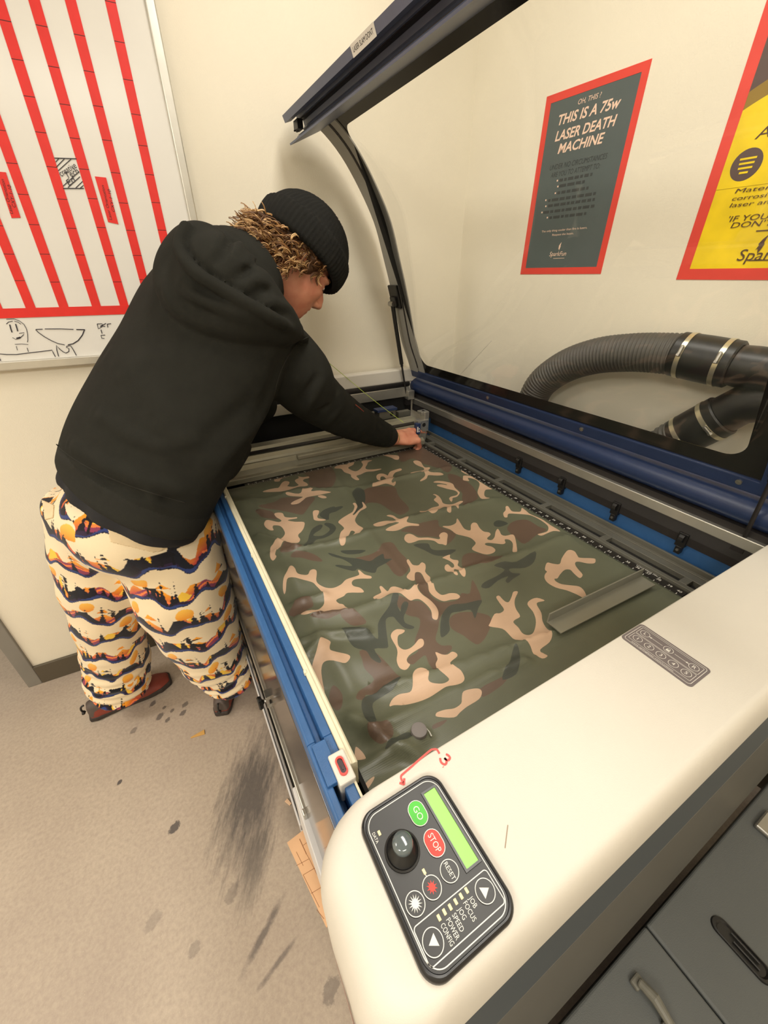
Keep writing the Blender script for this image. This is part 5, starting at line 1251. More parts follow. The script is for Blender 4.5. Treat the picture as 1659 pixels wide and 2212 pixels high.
def hose(name, label, pts, out, i_hose, coup, clamps, r):
    Q_ = [pp_out(u, v, out) for u, v in pts]
    root = thing(name, Q_[0], label, 'hose', 'exhaust hoses')
    mb = MB(); corrugated(mb, Q_[:i_hose], r); mb.build('corrugated_tube', M['rubber'], root, smooth=True)
    a, b_ = Q_[i_hose - 1], Q_[i_hose]; d = (b_ - a) / np.linalg.norm(b_ - a); L_ = np.linalg.norm(b_ - a)
    mb = MB(); mb.tube([a - d * .022, a - d * .018, a + d * (L_ * .5), b_ + d * .018, b_ + d * .022], [r * 1.05, r * 1.12, r * 1.14, r * 1.12, r * 1.05], n=36); mb.build('rubber_sleeve', M['black'], root, angle=40)
    for t in clamps: clamp(root, a + d * (L_ * t), d, r * 1.135, (-0.75, -0.62, 0.25))
    return root, Q_, d
h1, q1, d1 = hose('exhaust_hose', 'upper black corrugated exhaust hose bending down behind the machine', [(1165, 985), (1146, 900), (1163, 838), (1215, 795), (1285, 770), (1365, 762), (1440, 764), (1478, 768), (1568, 785)], 0.085, 8, 0, (0.06, 0.94), 0.0525)
h2, q2, d2 = hose('exhaust_hose', 'lower black corrugated exhaust hose rising from behind the machine', [(1330, 1120), (1380, 1030), (1430, 965), (1480, 938), (1545, 905)], 0.075, 4, 0, (0.0, 0.9), 0.0525)
# black duct junction both hoses plug into
e1 = q1[-1] + d1 * 0.023; far = pp_out(1850, 850, 0.085); e2 = q2[-1] + d2 * 0.023
jn = thing('duct_junction', far, 'smooth black duct junction at the right edge joining both hoses', 'duct')
mb = MB(); mb.tube([e1, e1 + d1 * .03, pp_out(1720, 812, .085), far, far + PD * .35], [0.05, 0.0525, .0535, .0535, .0535], n=36); mb.build('main_pipe', M['black'], jn, angle=40)
mb = MB(); mb.tube([e2, e2 + d2 * 0.05, pp_out(1700, 862, .08), pp_out(1800, 850, .082)], 0.0525, n=36); mb.build('branch_pipe', M['black'], jn, angle=40)
# pale printed label on the lower sleeve
# thin cord from the laser head up to the wall behind the person
ca = at(872, 913, 1, 0.05); cb = at(756, 822, 1, 0.285); cc = at(660, 742, 1, 0.31)
mb = MB(); cp_ = [ca, ca * .66 + cb * .34 + (0, 0, -.004), ca * .3 + cb * .7 + (0, 0, -.004), cb, cc]
mb.tube(smooth_path(cp_, 6), 0.0011, n=8)
tag(mb.build('thin_cord', mat('lime_cord', (176, 196, 78), 0.6), None, smooth=True), 'thin lime green cord stretched from the laser head towards the back wall', 'cord')

# ================================================================== dark storage case in the lower right corner
zc = 0.42
cz = lambda u, v, z=zc: at(u, v, 2, z)
e0, e1_ = cz(1200, 2212), cz(1640, 1795)
case = thing('storage_case', (-0.1, -1.75, 0), 'dark grey plastic storage case with recessed handles, lower right corner', 'storage case')
y_far = -1.320
seam = cz(1435, 2047)[0]
mb = MB(); mb.box((-0.72, y_far - 0.50, 0.02), (0.55, y_far, zc - 0.03)); bevel(mb.build('body', M['case'], case), 0.012, 3)
for x0, x1 in ((-0.72, seam - 0.0015), (seam + 0.0015, 0.55)):
    mb = MB(); mb.box((x0, y_far - 0.51, zc - 0.028), (x1, y_far + 0.008, zc)); bevel(mb.build('lid', M['case'], case), 0.005, 3)
# long shallow seat handle and the metal latch
p = cz(1600, 2050); mb = MB()
cap = capsule(0.014, 0.045)
mb.loft([[(p[0] + a * s_, p[1] + b_ * s_, z) for a, b_ in cap] for s_, z in ((1.12, zc), (1.08, zc + .004), (0.95, zc + .0045), (0.86, zc + .001))])
mb.tube([(p[0] - .003, p[1] - .03, zc + .004), (p[0] - .003, p[1] + .012, zc + .004)], 0.0022); mb.tube([(p[0] + .006, p[1] - .026, zc + .005), (p[0] + .006, p[1] + .02, zc + .005)], 0.002)
mb.build('recessed_grip', M['black'], case, angle=40)
p = cz(1405, 2165); mb = MB()
mb.box((p[0] - .011, p[1] + .018, zc), (p[0] + .011, p[1] + .034, zc + .010)); mb.box((p[0] - .011, p[1] - .038, zc), (p[0] + .011, p[1] - .022, zc + .010))
mb.tube([(p[0], p[1] - .03, zc + .013), (p[0] + .004, p[1], zc + .017), (p[0], p[1] + .026, zc + .013)], [.007, .009, .007], n=12); bevel(mb.build('handle', mat('worn_handle', (110, 108, 98), 0.5, var=.15, scale=60), case), 0.003, 2)
p = cz(1655, 1800); mb = MB(); mb.box((p[0] - .012, p[1] - .05, zc), (p[0] + .05, p[1] + .022, zc + .012)); bevel(mb.build('latch', M['steel'], case), 0.004, 2)

# ================================================================== modelling clay: signed distance shapes and a surface-nets mesher
def sd_cone(P_, a, b, ra, rb):
    a, b = np.asarray(a, float), np.asarray(b, float); d = b - a
    t = np.clip(((P_ - a) @ d) / (d @ d), 0, 1)
    return np.linalg.norm(P_ - a - t[:, None] * d, axis=1) - (ra + (rb - ra) * t)
def sd_chain(P_, pts, rad, k=0.0):
    out = None
    for i in range(len(pts) - 1):
        d = sd_cone(P_, pts[i], pts[i + 1], rad[i], rad[i + 1])
        out = d if out is None else (np.minimum(out, d) if k == 0 else smin(out, d, k))
    return out
def sd_ell(P_, c, A, r):
    q = (P_ - c) @ np.asarray(A, float).T; r = np.asarray(r, float)
    k0 = np.linalg.norm(q / r, axis=1); k1 = np.linalg.norm(q / (r * r), axis=1) + 1e-9
    return k0 * (k0 - 1) / k1
def smin(a, b, k):
    h = np.clip(0.5 + 0.5 * (b - a) / k, 0, 1); return b + (a - b) * h - k * h * (1 - h)
def smax(a, b, k): return -smin(-a, -b, k)
class GenCyl:
    """tube along a polyline with an elliptical section: half-width a along lat, half-depth b across"""
    def __init__(s, C_, lat, a, b, n=8):
        t0 = np.arange(len(C_)); t1 = np.linspace(0, len(C_) - 1, (len(C_) - 1) * n + 1)
        s.C = smooth_path(C_, n); f = lambda v: smooth_path(np.column_stack([v, np.zeros(len(v))]), n)[:, 0]
        s.a, s.b = f(np.asarray(a, float)), f(np.asarray(b, float))
        lat = np.asarray(lat, float); s.lat = np.tile(lat, (len(s.C), 1)) if lat.ndim == 1 else smooth_path(lat, n)
        T = np.gradient(s.C, axis=0); s.T = T / np.linalg.norm(T, axis=1)[:, None]
        s.lat = s.lat - s.T * np.sum(s.lat * s.T, 1)[:, None]; s.lat /= np.linalg.norm(s.lat, axis=1)[:, None]
        s.dep = np.cross(s.T, s.lat)
        s.s = np.concatenate([[0], np.cumsum(np.linalg.norm(np.diff(s.C, axis=0), axis=1))])
    def param(s, P_):
        best = np.full(len(P_), 1e9); bi = np.zeros(len(P_), int); bt = np.zeros(len(P_))
        for i in range(len(s.C) - 1):
            d = s.C[i + 1] - s.C[i]; t = np.clip(((P_ - s.C[i]) @ d) / (d @ d), 0, 1)
            q = np.sum((P_ - s.C[i] - t[:, None] * d) ** 2, 1); m = q < best
            best[m], bi[m], bt[m] = q[m], i, t[m]
        return bi, bt
    def local(s, P_):
        bi, bt = s.param(P_); w = bt[:, None]
        g = lambda v: (v[bi] * (1 - bt) + v[bi + 1] * bt) if v.ndim == 1 else (v[bi] * (1 - w) + v[bi + 1] * w)
        c, la, de, T = g(s.C), g(s.lat), g(s.dep), g(s.T); r = P_ - c
        return np.sum(r * la, 1), np.sum(r * de, 1), np.sum(r * T, 1), g(s.a), g(s.b), g(s.s)
    def __call__(s, P_, grow=0.0):
        x, y, z, a, b, _ = s.local(P_); a, b = a + grow, b + grow
        k0 = np.sqrt((x / a) ** 2 + (y / b) ** 2); k1 = np.sqrt((x / a ** 2) ** 2 + (y / b ** 2) ** 2) + 1e-9
        d = k0 * (k0 - 1) / k1
        d = np.where(k0 < 0.3, np.minimum(a, b) * (k0 - 1), d)
        return np.maximum(d, np.abs(z) - 0.0) if True else d
def mesh_sdf(f, lo, hi, h, levels=3, slope=1.6):
    """surface nets on the cells that touch the zero level"""
    lo, hi = np.asarray(lo, float), np.asarray(hi, float); B = h * 2 ** levels
    n = np.ceil((hi - lo) / B).astype(int) + 1
    I = np.stack(np.meshgrid(*[np.arange(k) for k in n], indexing='ij'), -1).reshape(-1, 3)
    for l in range(levels, -1, -1):
        s = h * 2 ** l
        if l > 0:
            d = f(lo + (I + 0.5) * s); I = I[np.abs(d) < s * 0.87 * slope + 0.002]
            off = np.stack(np.meshgrid([0, 1], [0, 1], [0, 1], indexing='ij'), -1).reshape(-1, 3)
            I = (I[:, None, :] * 2 + off[None]).reshape(-1, 3)
    cells = I
    N = (n * 2 ** levels + 2).astype(np.int64); key = lambda q: (q[:, 0] * N[1] + q[:, 1]) * N[2] + q[:, 2]
    off = np.stack(np.meshgrid([0, 1], [0, 1], [0, 1], indexing='ij'), -1).reshape(-1, 3)
    cor = cells[:, None, :] + off[None]
    ck = key(cor.reshape(-1, 3)); uk, inv = np.unique(ck, return_inverse=True)
    up = np.stack([uk // (N[1] * N[2]), (uk // N[2]) % N[1], uk % N[2]], -1)
    uv_ = f(lo + up * h); val = uv_[inv].reshape(-1, 8)
    act = (val.min(1) < 0) & (val.max(1) >= 0); cells, val = cells[act], val[act]
    edges = [(a, b) for a in range(8) for b in range(a + 1, 8) if bin(a ^ b).count('1') == 1]
    acc = np.zeros((len(cells), 3)); cnt = np.zeros(len(cells))
    for a, b in edges:
        va, vb = val[:, a], val[:, b]; m = (va < 0) != (vb < 0)
        t = np.where(m, va / (va - vb + 1e-15), 0)
        p = off[a] + t[:, None] * (off[b] - off[a]); acc[m] += p[m]; cnt[m] += 1
    verts = lo + (cells + acc / cnt[:, None]) * h
    kc = key(cells); order = np.argsort(kc); ks = kc[order]
    def find(q):
        k = key(q); i = np.clip(np.searchsorted(ks, k), 0, len(ks) - 1); return np.where(ks[i] == k, order[i], -1)
    faces = []
    for ax in range(3):
        b = 1 << (2 - ax); va, vb = val[:, 0], val[:, b]
        m = (va < 0) != (vb < 0); c = cells[m]; flip = va[m] >= 0
        u, v = np.eye(3, dtype=int)[(ax + 1) % 3], np.eye(3, dtype=int)[(ax + 2) % 3]
        q = np.stack([find(c), find(c - u), find(c - u - v), find(c - v)], 1)
        ok = (q >= 0).all(1); q, fl = q[ok], flip[ok]
        q[fl] = q[fl][:, ::-1]; faces.append(q)
    return verts, np.concatenate(faces)
def relax(V, F, n=2, w=0.5):
    """Laplacian smoothing"""
    a = np.concatenate([F[:, [0, 1]], F[:, [1, 2]], F[:, [2, 3]], F[:, [3, 0]]]); a = np.concatenate([a, a[:, ::-1]])
    for _ in range(n):
        s = np.zeros_like(V); c = np.zeros(len(V)); np.add.at(s, a[:, 0], V[a[:, 1]]); np.add.at(c, a[:, 0], 1)
        V = V + w * (s / np.maximum(c, 1)[:, None] - V)
    return V
def vnormals(V, F):
    n = np.cross(V[F[:, 2]] - V[F[:, 0]], V[F[:, 3]] - V[F[:, 1]]); s = np.zeros_like(V)
    for k in range(4): np.add.at(s, F[:, k], n)
    return s / (np.linalg.norm(s, axis=1)[:, None] + 1e-12)
def submesh(V, F, keep):
    used = np.unique(F[keep]); m = -np.ones(len(V), int); m[used] = np.arange(len(used)); return V[used], m[F[keep]]
def hit(f, u, v, t0=0.5, t1=2.6):
    """first point of shape f on the line of sight through a pixel of the photograph"""
    d = ray(u, v); d = d / np.linalg.norm(d); t = t0
    for _ in range(120):
        q = f((CAM_C + d * t)[None])[0]
        if q < 0.0008: break
        t += max(q * 0.6, 0.0008)
        if t > t1: return None
    return CAM_C + d * t

# ================================================================== the person leaning over the bed
KK = lambda u, v, y: at(u, v, 1, y)
ppm = lambda p: FPX / float((np.asarray(p) - CAM_C) @ CAM_M[2])
unit = lambda v: np.asarray(v, float) / np.linalg.norm(v)
PHI = R(20)
FAC = np.array([math.cos(PHI), math.sin(PHI), 0.0]); RGT = np.array([math.sin(PHI), -math.cos(PHI), 0.0])
person = thing('person', (-1.18, 0.0, 0.0), 'person in a black hoodie, black beanie and mountain-print trousers reaching over the machine bed', 'person')

# ---- torso stations measured in the photograph
ST = [((92, 1040), (452, 1150), -.13, .155), ((125, 915), (500, 1060), -.125, .165), ((180, 800), (560, 965), -.115, .165), ((235, 705), (606, 880), -.105, .160), ((287, 605), (645, 775), -.095, .150), ((372, 530), (640, 690), -.08, .125), ((470, 530), (640, 640), -.07, .085)]
tc_, ta_, tb_ = [], [], []
cs = [KK((a[0] + b[0]) / 2, (a[1] + b[1]) / 2, y) for a, b, y, _ in ST]
for i, (a, b, y, dep) in enumerate(ST):
    c = cs[i]; T = unit(cs[min(i + 1, len(cs) - 1)] - cs[max(i - 1, 0)]); lat = unit(RGT - T * (RGT @ T)); dp = np.cross(T, lat)
    px = np.array(b, float) - np.array(a, float); hw = np.linalg.norm(px) / 2 / ppm(c); e = px / np.linalg.norm(px)
    cam2 = lambda v: np.array([CAM_M[0] @ v, CAM_M[1] @ v]); A_, B_ = abs(e @ cam2(lat)), abs(e @ cam2(dp))
    aa = math.sqrt(max(hw ** 2 - (dep * B_) ** 2, 0.01)) / A_
    tc_.append(c); ta_.append(aa); tb_.append(dep)
torso = GenCyl(tc_, RGT, ta_, tb_)
def caps(g, P_, d0=0.0, d1=0.0):
    """distance past the two ends of a generalised cylinder"""
    a = (g.C[0] - P_) @ g.T[0] - d0; b = (P_ - g.C[-1]) @ g.T[-1] - d1; return np.maximum(a, b)
def f_torso(P_, grow=0.0):
    x, y, z, a, b, s = torso.local(P_); a, b = a + grow, b + grow
    k0 = np.sqrt((x / a) ** 2 + (y / b) ** 2); k1 = np.sqrt((x / a ** 2) ** 2 + (y / b ** 2) ** 2) + 1e-9
    d = np.where(k0 < 0.3, np.minimum(a, b) * (k0 - 1), k0 * (k0 - 1) / k1)
    return smax(d, caps(torso, P_, -.052, 0.0), 0.015)

# ---- arms
AR = [((600, 770), -.16, .098), ((645, 812), -.185, .090), ((672, 848), -.17, .078), ((738, 897), -.115, .066), ((805, 930), -.05, .052), ((836, 942), -.02, .043)]
armR_c = [KK(u, v, y) for (u, v), y, r in AR]; armR_r = [r for *_, r in AR]
armR_cs = smooth_path(armR_c, 4); armR_rs = smooth_path(np.column_stack([armR_r, armR_r]), 4)[:, 0]
shL = tc_[4] - RGT * 0.20 + np.array((0.06, 0.0, -0.02)); elL = np.array((-0.60, 0.20, 1.12)); wrL = np.array((-0.775, 0.19, 1.065))
armL_cs = np.array([tc_[4] - RGT * 0.14, shL, elL, wrL]); armL_rs = np.array([.10, .09, .066, .046])
f_armR = lambda P_: sd_chain(P_, armR_cs, armR_rs, 0.006)
f_armL = lambda P_: sd_chain(P_, armL_cs, armL_rs, 0.02)

# ---- head frame
HF = unit((.68, -.05, -.73)); HU = unit(np.array((.72, .1, .68)) - HF * (HF @ np.array((.72, .1, .68)))); HR = np.cross(HF, HU)
HC = KK(637, 567, -.10)
HA = np.stack([HF, HR, HU])
hp = lambda f, r, u: HC + HF * f + HR * r + HU * u
def f_head(P_):
    d = sd_ell(P_, hp(-.012, 0, .045), HA, (.096, .078, .097))
    d = smin(d, sd_ell(P_, hp(.030, 0, -.045), HA, (.066, .060, .070)), .03)           # jaw and cheeks
    d = smin(d, sd_cone(P_, hp(.068, 0, -.093), hp(.062, 0, -.100), .020, .018), .03)     # chin
    for s in (1, -1):
        d = smin(d, sd_ell(P_, hp(.066, s * .034, -.022), HA, (.024, .022, .020)), .02)  # cheekbones
        d = smin(d, sd_ell(P_, hp(.070, s * .030, .016), HA, (.022, .026, .009)), .012)   # brow
        d = smax(d, -sd_ell(P_, hp(.096, s * .030, .001), HA, (.014, .016, .010)), .012)  # eye socket
        d = smin(d, sd_ell(P_, hp(.077, s * .030, .000), HA, (.012, .013, .011)), .003)   # eyeball and lid
        e = sd_ell(P_, hp(-.012, s * .079, -.005), np.stack([unit(HF + .25 * HU), HR, unit(HU - .25 * HF)]), (.017, .009, .031))
        e = smax(e, -sd_ell(P_, hp(-.009, s * .089, -.003), HA, (.009, .006, .018)), .004)
        d = smin(d, e, .006)                                                              # ear
    nose = sd_chain(P_, [hp(.086, 0, .008), hp(.102, 0, -.018), hp(.109, 0, -.031)], [.008, .011, .0115], .006)
    for s in (1, -1): nose = smin(nose, sd_cone(P_, hp(.100, s * .010, -.038), hp(.104, s * .011, -.037), .0085, .0075), .006)
    d = smin(d, nose, .008)
    d = smin(d, sd_ell(P_, hp(.089, 0, -.060), HA, (.010, .022, .0055)), .006)            # lips
    d = smin(d, sd_ell(P_, hp(.086, 0, -.072), HA, (.010, .019, .006)), .006)
    d = smax(d, -sd_ell(P_, hp(.100, 0, -.0657), HA, (.012, .021, .0014)), .003)
    return d
NB = tc_[5] * 0.5 + tc_[6] * 0.5
neck_top = hp(-.03, 0, -.03)
f_neck = lambda P_: sd_chain(P_, [NB, neck_top * .5 + KK(590, 612, -.09) * .5, neck_top], [.072, .062, .060], .02)

# ---- hands
def hand_parts(wrist, fdir, ndir, curl, spread, side, thumb, sc=1.0):
    """palm, four fingers of unequal length and a thumb as tapered chains; fdir towards the knuckles, ndir out of the back of the hand"""
    fdir = unit(fdir); ndir = unit(np.asarray(ndir) - fdir * (np.asarray(ndir) @ fdir)); sdir = np.cross(fdir, ndir) * side
    at_ = lambda a, b, c: wrist + (fdir * a + sdir * b + ndir * c) * sc
    chains = []
    for b, ln, r0 in ((.030, .90, .0088), (.010, 1.0, .0092), (-.010, .93, .0088), (-.029, .74, .0078)):
        k = 0 if b > .02 else 1 if b > 0 else 2 if b > -.02 else 3
        p = at_(.086 - .10 * abs(b - .008), b, .004); pts = [at_(.03, b * .6, .0), p]; ang = 0.0
        for seg, c in zip((.043, .027, .022), curl[k]):
            ang += c; d = fdir * math.cos(ang) - ndir * math.sin(ang) + sdir * spread * b * 6
            p = p + unit(d) * seg * ln * sc; pts.append(p)
        chains.append((pts, [q * sc for q in (.012, r0 + .0022, r0, r0 * .92, r0 * .78)]))
    t0 = at_(.020, .026, -.006); t1 = t0 + unit(fdir * thumb[0] + sdir * thumb[1] - ndir * thumb[2]) * .040
    t2 = t1 + unit(fdir * (thumb[0] + .5) + sdir * thumb[1] * .3 - ndir * thumb[2]) * .030; t3 = t2 + unit(fdir * (thumb[0] + .6) - sdir * .1 - ndir * thumb[2] * 1.3) * .024
    chains.append(([t0, t1, t2, t3], [.016, .0125, .0105, .0085]))
    palm = (at_(.048, 0, .0), np.stack([fdir, sdir, ndir]), tuple(q * sc for q in (.050, .040, .0165)))
    return chains, palm, wrist
def f_hand(P_, parts):
    chains, palm, w = parts
    d = sd_ell(P_, palm[0], palm[1], palm[2]); d = smin(d, sd_cone(P_, w - unit(palm[1][0]) * .06, w + unit(palm[1][0]) * .03, .027, .024), .02)
    for i, (pts, r) in enumerate(chains): d = smin(d, sd_chain(P_, pts, r, .002), .008 if i < 4 else .012)
    for pts, r in chains[:4]: d = smin(d, np.linalg.norm(P_ - pts[1] - palm[1][2] * .002, axis=1) - .0115, .006)     # knuckles
    return d
wR = KK(851, 946, -.005)
knR = KK(893, 944, .005)
handR = hand_parts(wR, knR - wR, (0.10, -0.30, 0.95), [(-.05, .22, .2), (.6, .95, .6), (.8, 1.05, .7), (.9, 1.1, .7)], .02, -1, (.55, .35, .55), 1.18)
wL = wrL + np.array((-.012, -.012, -.022))
handL = hand_parts(wL, (-.25, -.62, -.52), (-.15, -.45, .8), [(.35, .3, .2), (.35, .3, .2), (.38, .32, .2), (.45, .35, .25)], .05, 1, (.6, .7, .2))

# ---- legs
LL = [((208, 1085), -.03, 98), ((210, 1150), -.01, 96), ((228, 1250), .02, 92), ((235, 1330), .05, 74), ((248, 1400), .085, 67), ((254, 1440), .105, 67), ((257, 1482), .116, 60)]
LR = [((355, 1110), -.17, 108), ((372, 1175), -.17, 106), ((390, 1260), -.155, 107), ((424, 1338), -.13, 92), ((455, 1400), -.11, 74), ((480, 1440), -.10, 62), ((502, 1470), -.10, 45)]
legc = lambda L_: ([KK(u, v, y) for (u, v), y, _ in L_], [w / ppm(KK(u, v, y)) for (u, v), y, w in L_])
lc, lr = legc(LL); rc, rr_ = legc(LR)
legL = GenCyl(lc, RGT, np.array(lr), np.array(lr) * .92, 6); legR = GenCyl(rc, RGT, np.array(rr_), np.array(rr_) * .92, 6)
def f_leg(g, P_):
    x, y, z, a, b, s = g.local(P_); k0 = np.sqrt((x / a) ** 2 + (y / b) ** 2); k1 = np.sqrt((x / a ** 2) ** 2 + (y / b ** 2) ** 2) + 1e-9
    d = np.where(k0 < 0.3, np.minimum(a, b) * (k0 - 1), k0 * (k0 - 1) / k1)
    L_ = g.s[-1]; low = np.clip((s - L_ * .62) / (L_ * .38), 0, 1)
    d = d - low * .005 * np.sin((s - L_) * 2 * math.pi / .042 + 2.2 * x / .08) - .003 * np.sin(s * 38 + x * 26 + 17 * y)
    return smax(d, caps(g, P_), 0.012)
def f_pants(P_):
    d = smin(f_leg(legL, P_), f_leg(legR, P_), .03)
    seat = sd_ell(P_, KK(272, 1120, -.11), np.stack([RGT, FAC, (0, 0, 1)]), (.212, .150, .15))
    seat = smax(seat, P_[:, 2] - (KK(272, 1085, -.11)[2] + .06), .02)
    return smin(d, seat, .04)
foot = {}
def grad(f, p, e=0.004):
    p = np.asarray(p); q = np.array([p + d for d in np.eye(3) * e] + [p - d for d in np.eye(3) * e]); v = f(q); g = v[:3] - v[3:]
    return g / (np.linalg.norm(g) + 1e-12)
def on(f, u, v, out=0.0, y=-.08):
    p = hit(f, u, v)
    if p is None: return KK(u, v, y)
    return p + grad(f, p) * out
# ---- hoodie: torso, sleeves, the hood lying on the back, folds
f_base = lambda P_: smin(smin(f_torso(P_), f_armR(P_), .035), f_armL(P_), .035)
def path_on(f, pts, out, y=-.08): return np.array([on(f, u, v, out, y) for u, v in pts])
pouch = path_on(f_base, [(425, 530), (390, 568), (378, 612), (400, 652), (450, 682), (515, 696), (580, 702), (632, 715)], .0)
pouch_s = smooth_path(pouch, 3)
pouch_r = np.interp(np.linspace(0, 1, len(pouch_s)), [0, .2, .5, .8, 1], [.034, .040, .037, .031, .026])
hood_c = [on(f_base, 440, 560, -.005), on(f_base, 480, 610, .0), on(f_base, 540, 655, .0), on(f_base, 600, 690, -.01)]
rim = smooth_path(path_on(f_base, [(405, 498), (398, 545), (430, 592), (490, 632), (560, 672), (615, 700), (655, 728)], .030), 4)
ridges = [([(500, 505), (478, 560), (450, 590)], .026, .012), ([(545, 560), (520, 585), (500, 622)], .024, .012), ([(590, 600), (575, 630), (560, 662)], .022, .010),
          ([(435, 640), (425, 690)], .048, .004), ([(560, 585), (600, 620), (640, 680)], .030, .014)]
def f_hood(P_):
    d = sd_chain(P_, pouch_s, pouch_r, .01)
    d = smin(d, sd_chain(P_, hood_c, [.070, .074, .062, .045], .03), .04)
    return d
f_hb = lambda P_: smin(f_base(P_), f_hood(P_), .02)
rim2 = smooth_path(path_on(f_hb, [(404, 496), (392, 540), (424, 588), (478, 624), (548, 664), (610, 700), (655, 732)], .003), 4)
collar = smooth_path(path_on(f_hb, [(500, 497), (548, 528), (590, 580), (625, 640), (655, 712)], .002), 4)
seam_mid = smooth_path(path_on(f_hb, [(424, 588), (428, 640), (432, 706)], 0.0), 3)
hfolds = [(path_on(f_hb, p, 0), w, a) for p, w, a in (
    ([(512, 500), (490, 540), (462, 582)], .012, -.011), ([(530, 512), (505, 550), (478, 590)], .010, .012),
    ([(565, 572), (525, 586), (500, 612)], .012, -.010), ([(560, 556), (520, 572), (488, 600)], .010, .010), ([(596, 605), (550, 606), (520, 630)], .010, .012), ([(612, 632), (568, 628), (538, 648)], .011, -.010),
    ([(632, 668), (592, 654), (560, 662)], .009, .011), ([(398, 520), (400, 550), (432, 588), (486, 625), (550, 662), (606, 694)], .011, -.011),
    ([(392, 618), (440, 650), (510, 676), (590, 696)], .014, .010), ([(378, 640), (420, 670), (490, 690)], .010, -.009), ([(405, 600), (450, 634), (520, 664)], .009, -.007), ([(352, 600), (360, 640), (390, 680)], .010, .005),
    ([(455, 640), (530, 676), (610, 704)], .008, .006))]
def bulge(P_, path, w, amp):
    d = sd_chain(P_, path, [0.0] * len(path)); e = np.minimum(np.linalg.norm(P_ - path[0], axis=1), np.linalg.norm(P_ - path[-1], axis=1))
    return amp * np.exp(-(d / w) ** 2) * np.clip(e / .035, .15, 1)
# body and sleeve folds: (pixels, width, height)
FOLDS = [([(205, 890), (300, 950), (380, 975)], .016, .007), ([(150, 960), (240, 1010), (330, 1045), (420, 1060)], .016, .008), ([(180, 1020), (280, 1060), (400, 1085)], .013, -.006),
         ([(330, 905), (420, 960), (470, 1040)], .022, .007), ([(455, 1020), (520, 950), (575, 890)], .020, .008), ([(400, 1000), (470, 930), (560, 850)], .022, -.006),
         ([(480, 1080), (520, 1000), (580, 920)], .014, .008), ([(230, 760), (330, 850), (380, 930)], .03, .004), ([(120, 985), (170, 1010), (230, 1058)], .012, .006),
         ([(650, 770), (640, 820), (615, 870)], .013, .009), ([(690, 800), (660, 850), (640, 880)], .012, -.007), ([(700, 812), (670, 868), (655, 895)], .012, .009), ([(730, 830), (690, 890), (685, 912)], .012, -.006),
         ([(745, 850), (720, 900), (700, 920)], .012, .007), ([(770, 868), (740, 915)], .011, -.005), ([(610, 760), (590, 830), (560, 900)], .02, -.006), ([(800, 890), (780, 935)], .012, .004), ([(825, 905), (815, 955)], .010, .004),
         ([(300, 1040), (330, 1075), (350, 1110)], .014, .005), ([(260, 800), (360, 770), (450, 790)], .03, .004), ([(420, 720), (520, 760), (600, 760)], .025, -.004)]
f_wrap = lambda P_: smin(f_hb(P_), f_base(P_), .01)
bf = [(path_on(f_base, p, 0, -.12), w, a) for p, w, a in FOLDS]
def f_hoodie(P_):
    d = f_base(P_)
    for path, w, a in bf: d = d - bulge(P_, path, w * .9, a * 1.6)
    h = f_hood(P_)
    for path, w, a in hfolds: h = h - bulge(P_, path, w, a * 1.3)
    h = h + bulge(P_, seam_mid, .006, .004)
    d = smin(d, h, .012)
    d = smin(d, sd_chain(P_, rim2, [.013] * len(rim2)), .004)
    # neck opening
    d = smax(d, -sd_cone(P_, hp(-.02, 0, -.02), NB, .062, .066), .015)
    d = smax(d, -(sd_ell(P_, hp(-.01, 0, .0), HA, (.125, .10, .13))), .015)
    return d
Vh, Fh = mesh_sdf(f_hoodie, (-1.62, -0.75, 0.62), (0.05, 0.62, 1.85), 0.0046, 3, 3.2)
Vh = relax(Vh, Fh, 1, .5)
M['hoodie'] = mat('black_fleece', (37, 37, 33), 0.95, var=0.08, scale=30, bump=0.3, bscale=900, spec=0.12)
M['rib'] = mat('black_rib_knit', (38, 38, 34), 0.92, var=0.06, scale=60, bump=0.3, bscale=700, spec=0.2)
# which part each face belongs to
cF = Vh[Fh].mean(1); s_t = torso.local(cF)[5]; dT = f_torso(cF); dA = np.minimum(f_armR(cF), f_armL(cF))
uvF = project(cF)
sA = np.linalg.norm(cF - armR_cs[-1], axis=1); sAL = np.linalg.norm(cF - wrL, axis=1)
isHem = (s_t + np.minimum((cF - torso.C[0]) @ torso.T[0], 0) < 0.115) & (dT < dA); isCuff = ((sA < 0.055) & (f_armR(cF) < .012)) ; isCuffL = (sAL < .06) & (f_armL(cF) < .012)
isHood = (f_hood(cF) < f_base(cF) + .004) | (sd_chain(cF, rim2, [.013] * len(rim2)) < .004)
rest = ~(isHem | isCuff | isCuffL | isHood)
def part(name, keep, m, parent, label=None):
    v, f = submesh(Vh, Fh, keep); o = obj(name, v, f, m, parent, smooth=True)
    if label: o['label'] = label
    return o
hoodie = part('hoodie', rest, M['hoodie'], person, 'black hooded sweatshirt')
part('hem', isHem, M['rib'], hoodie); part('cuff', isCuff, M['rib'], hoodie); part('cuff', isCuffL, M['rib'], hoodie); part('hood', isHood, M['hoodie'], hoodie)
# stitched seams lying on the cloth
def seam(pts, name='seam', r=.0013):
    pts = smooth_path(pts, 6); p = path_on(f_hoodie, pts, -.0004, -.12); mb = MB(); mb.tube(p, r, n=6); return mb.build(name, M['seam'], hoodie, smooth=True)
M['seam'] = mat('seam_thread', (48, 47, 43), 0.95, spec=.1)
seam([(668, 727), (640, 745), (612, 790), (598, 830), (592, 862)])
seam([(122, 960), (150, 985), (200, 1015), (260, 1042), (330, 1066), (400, 1086)])

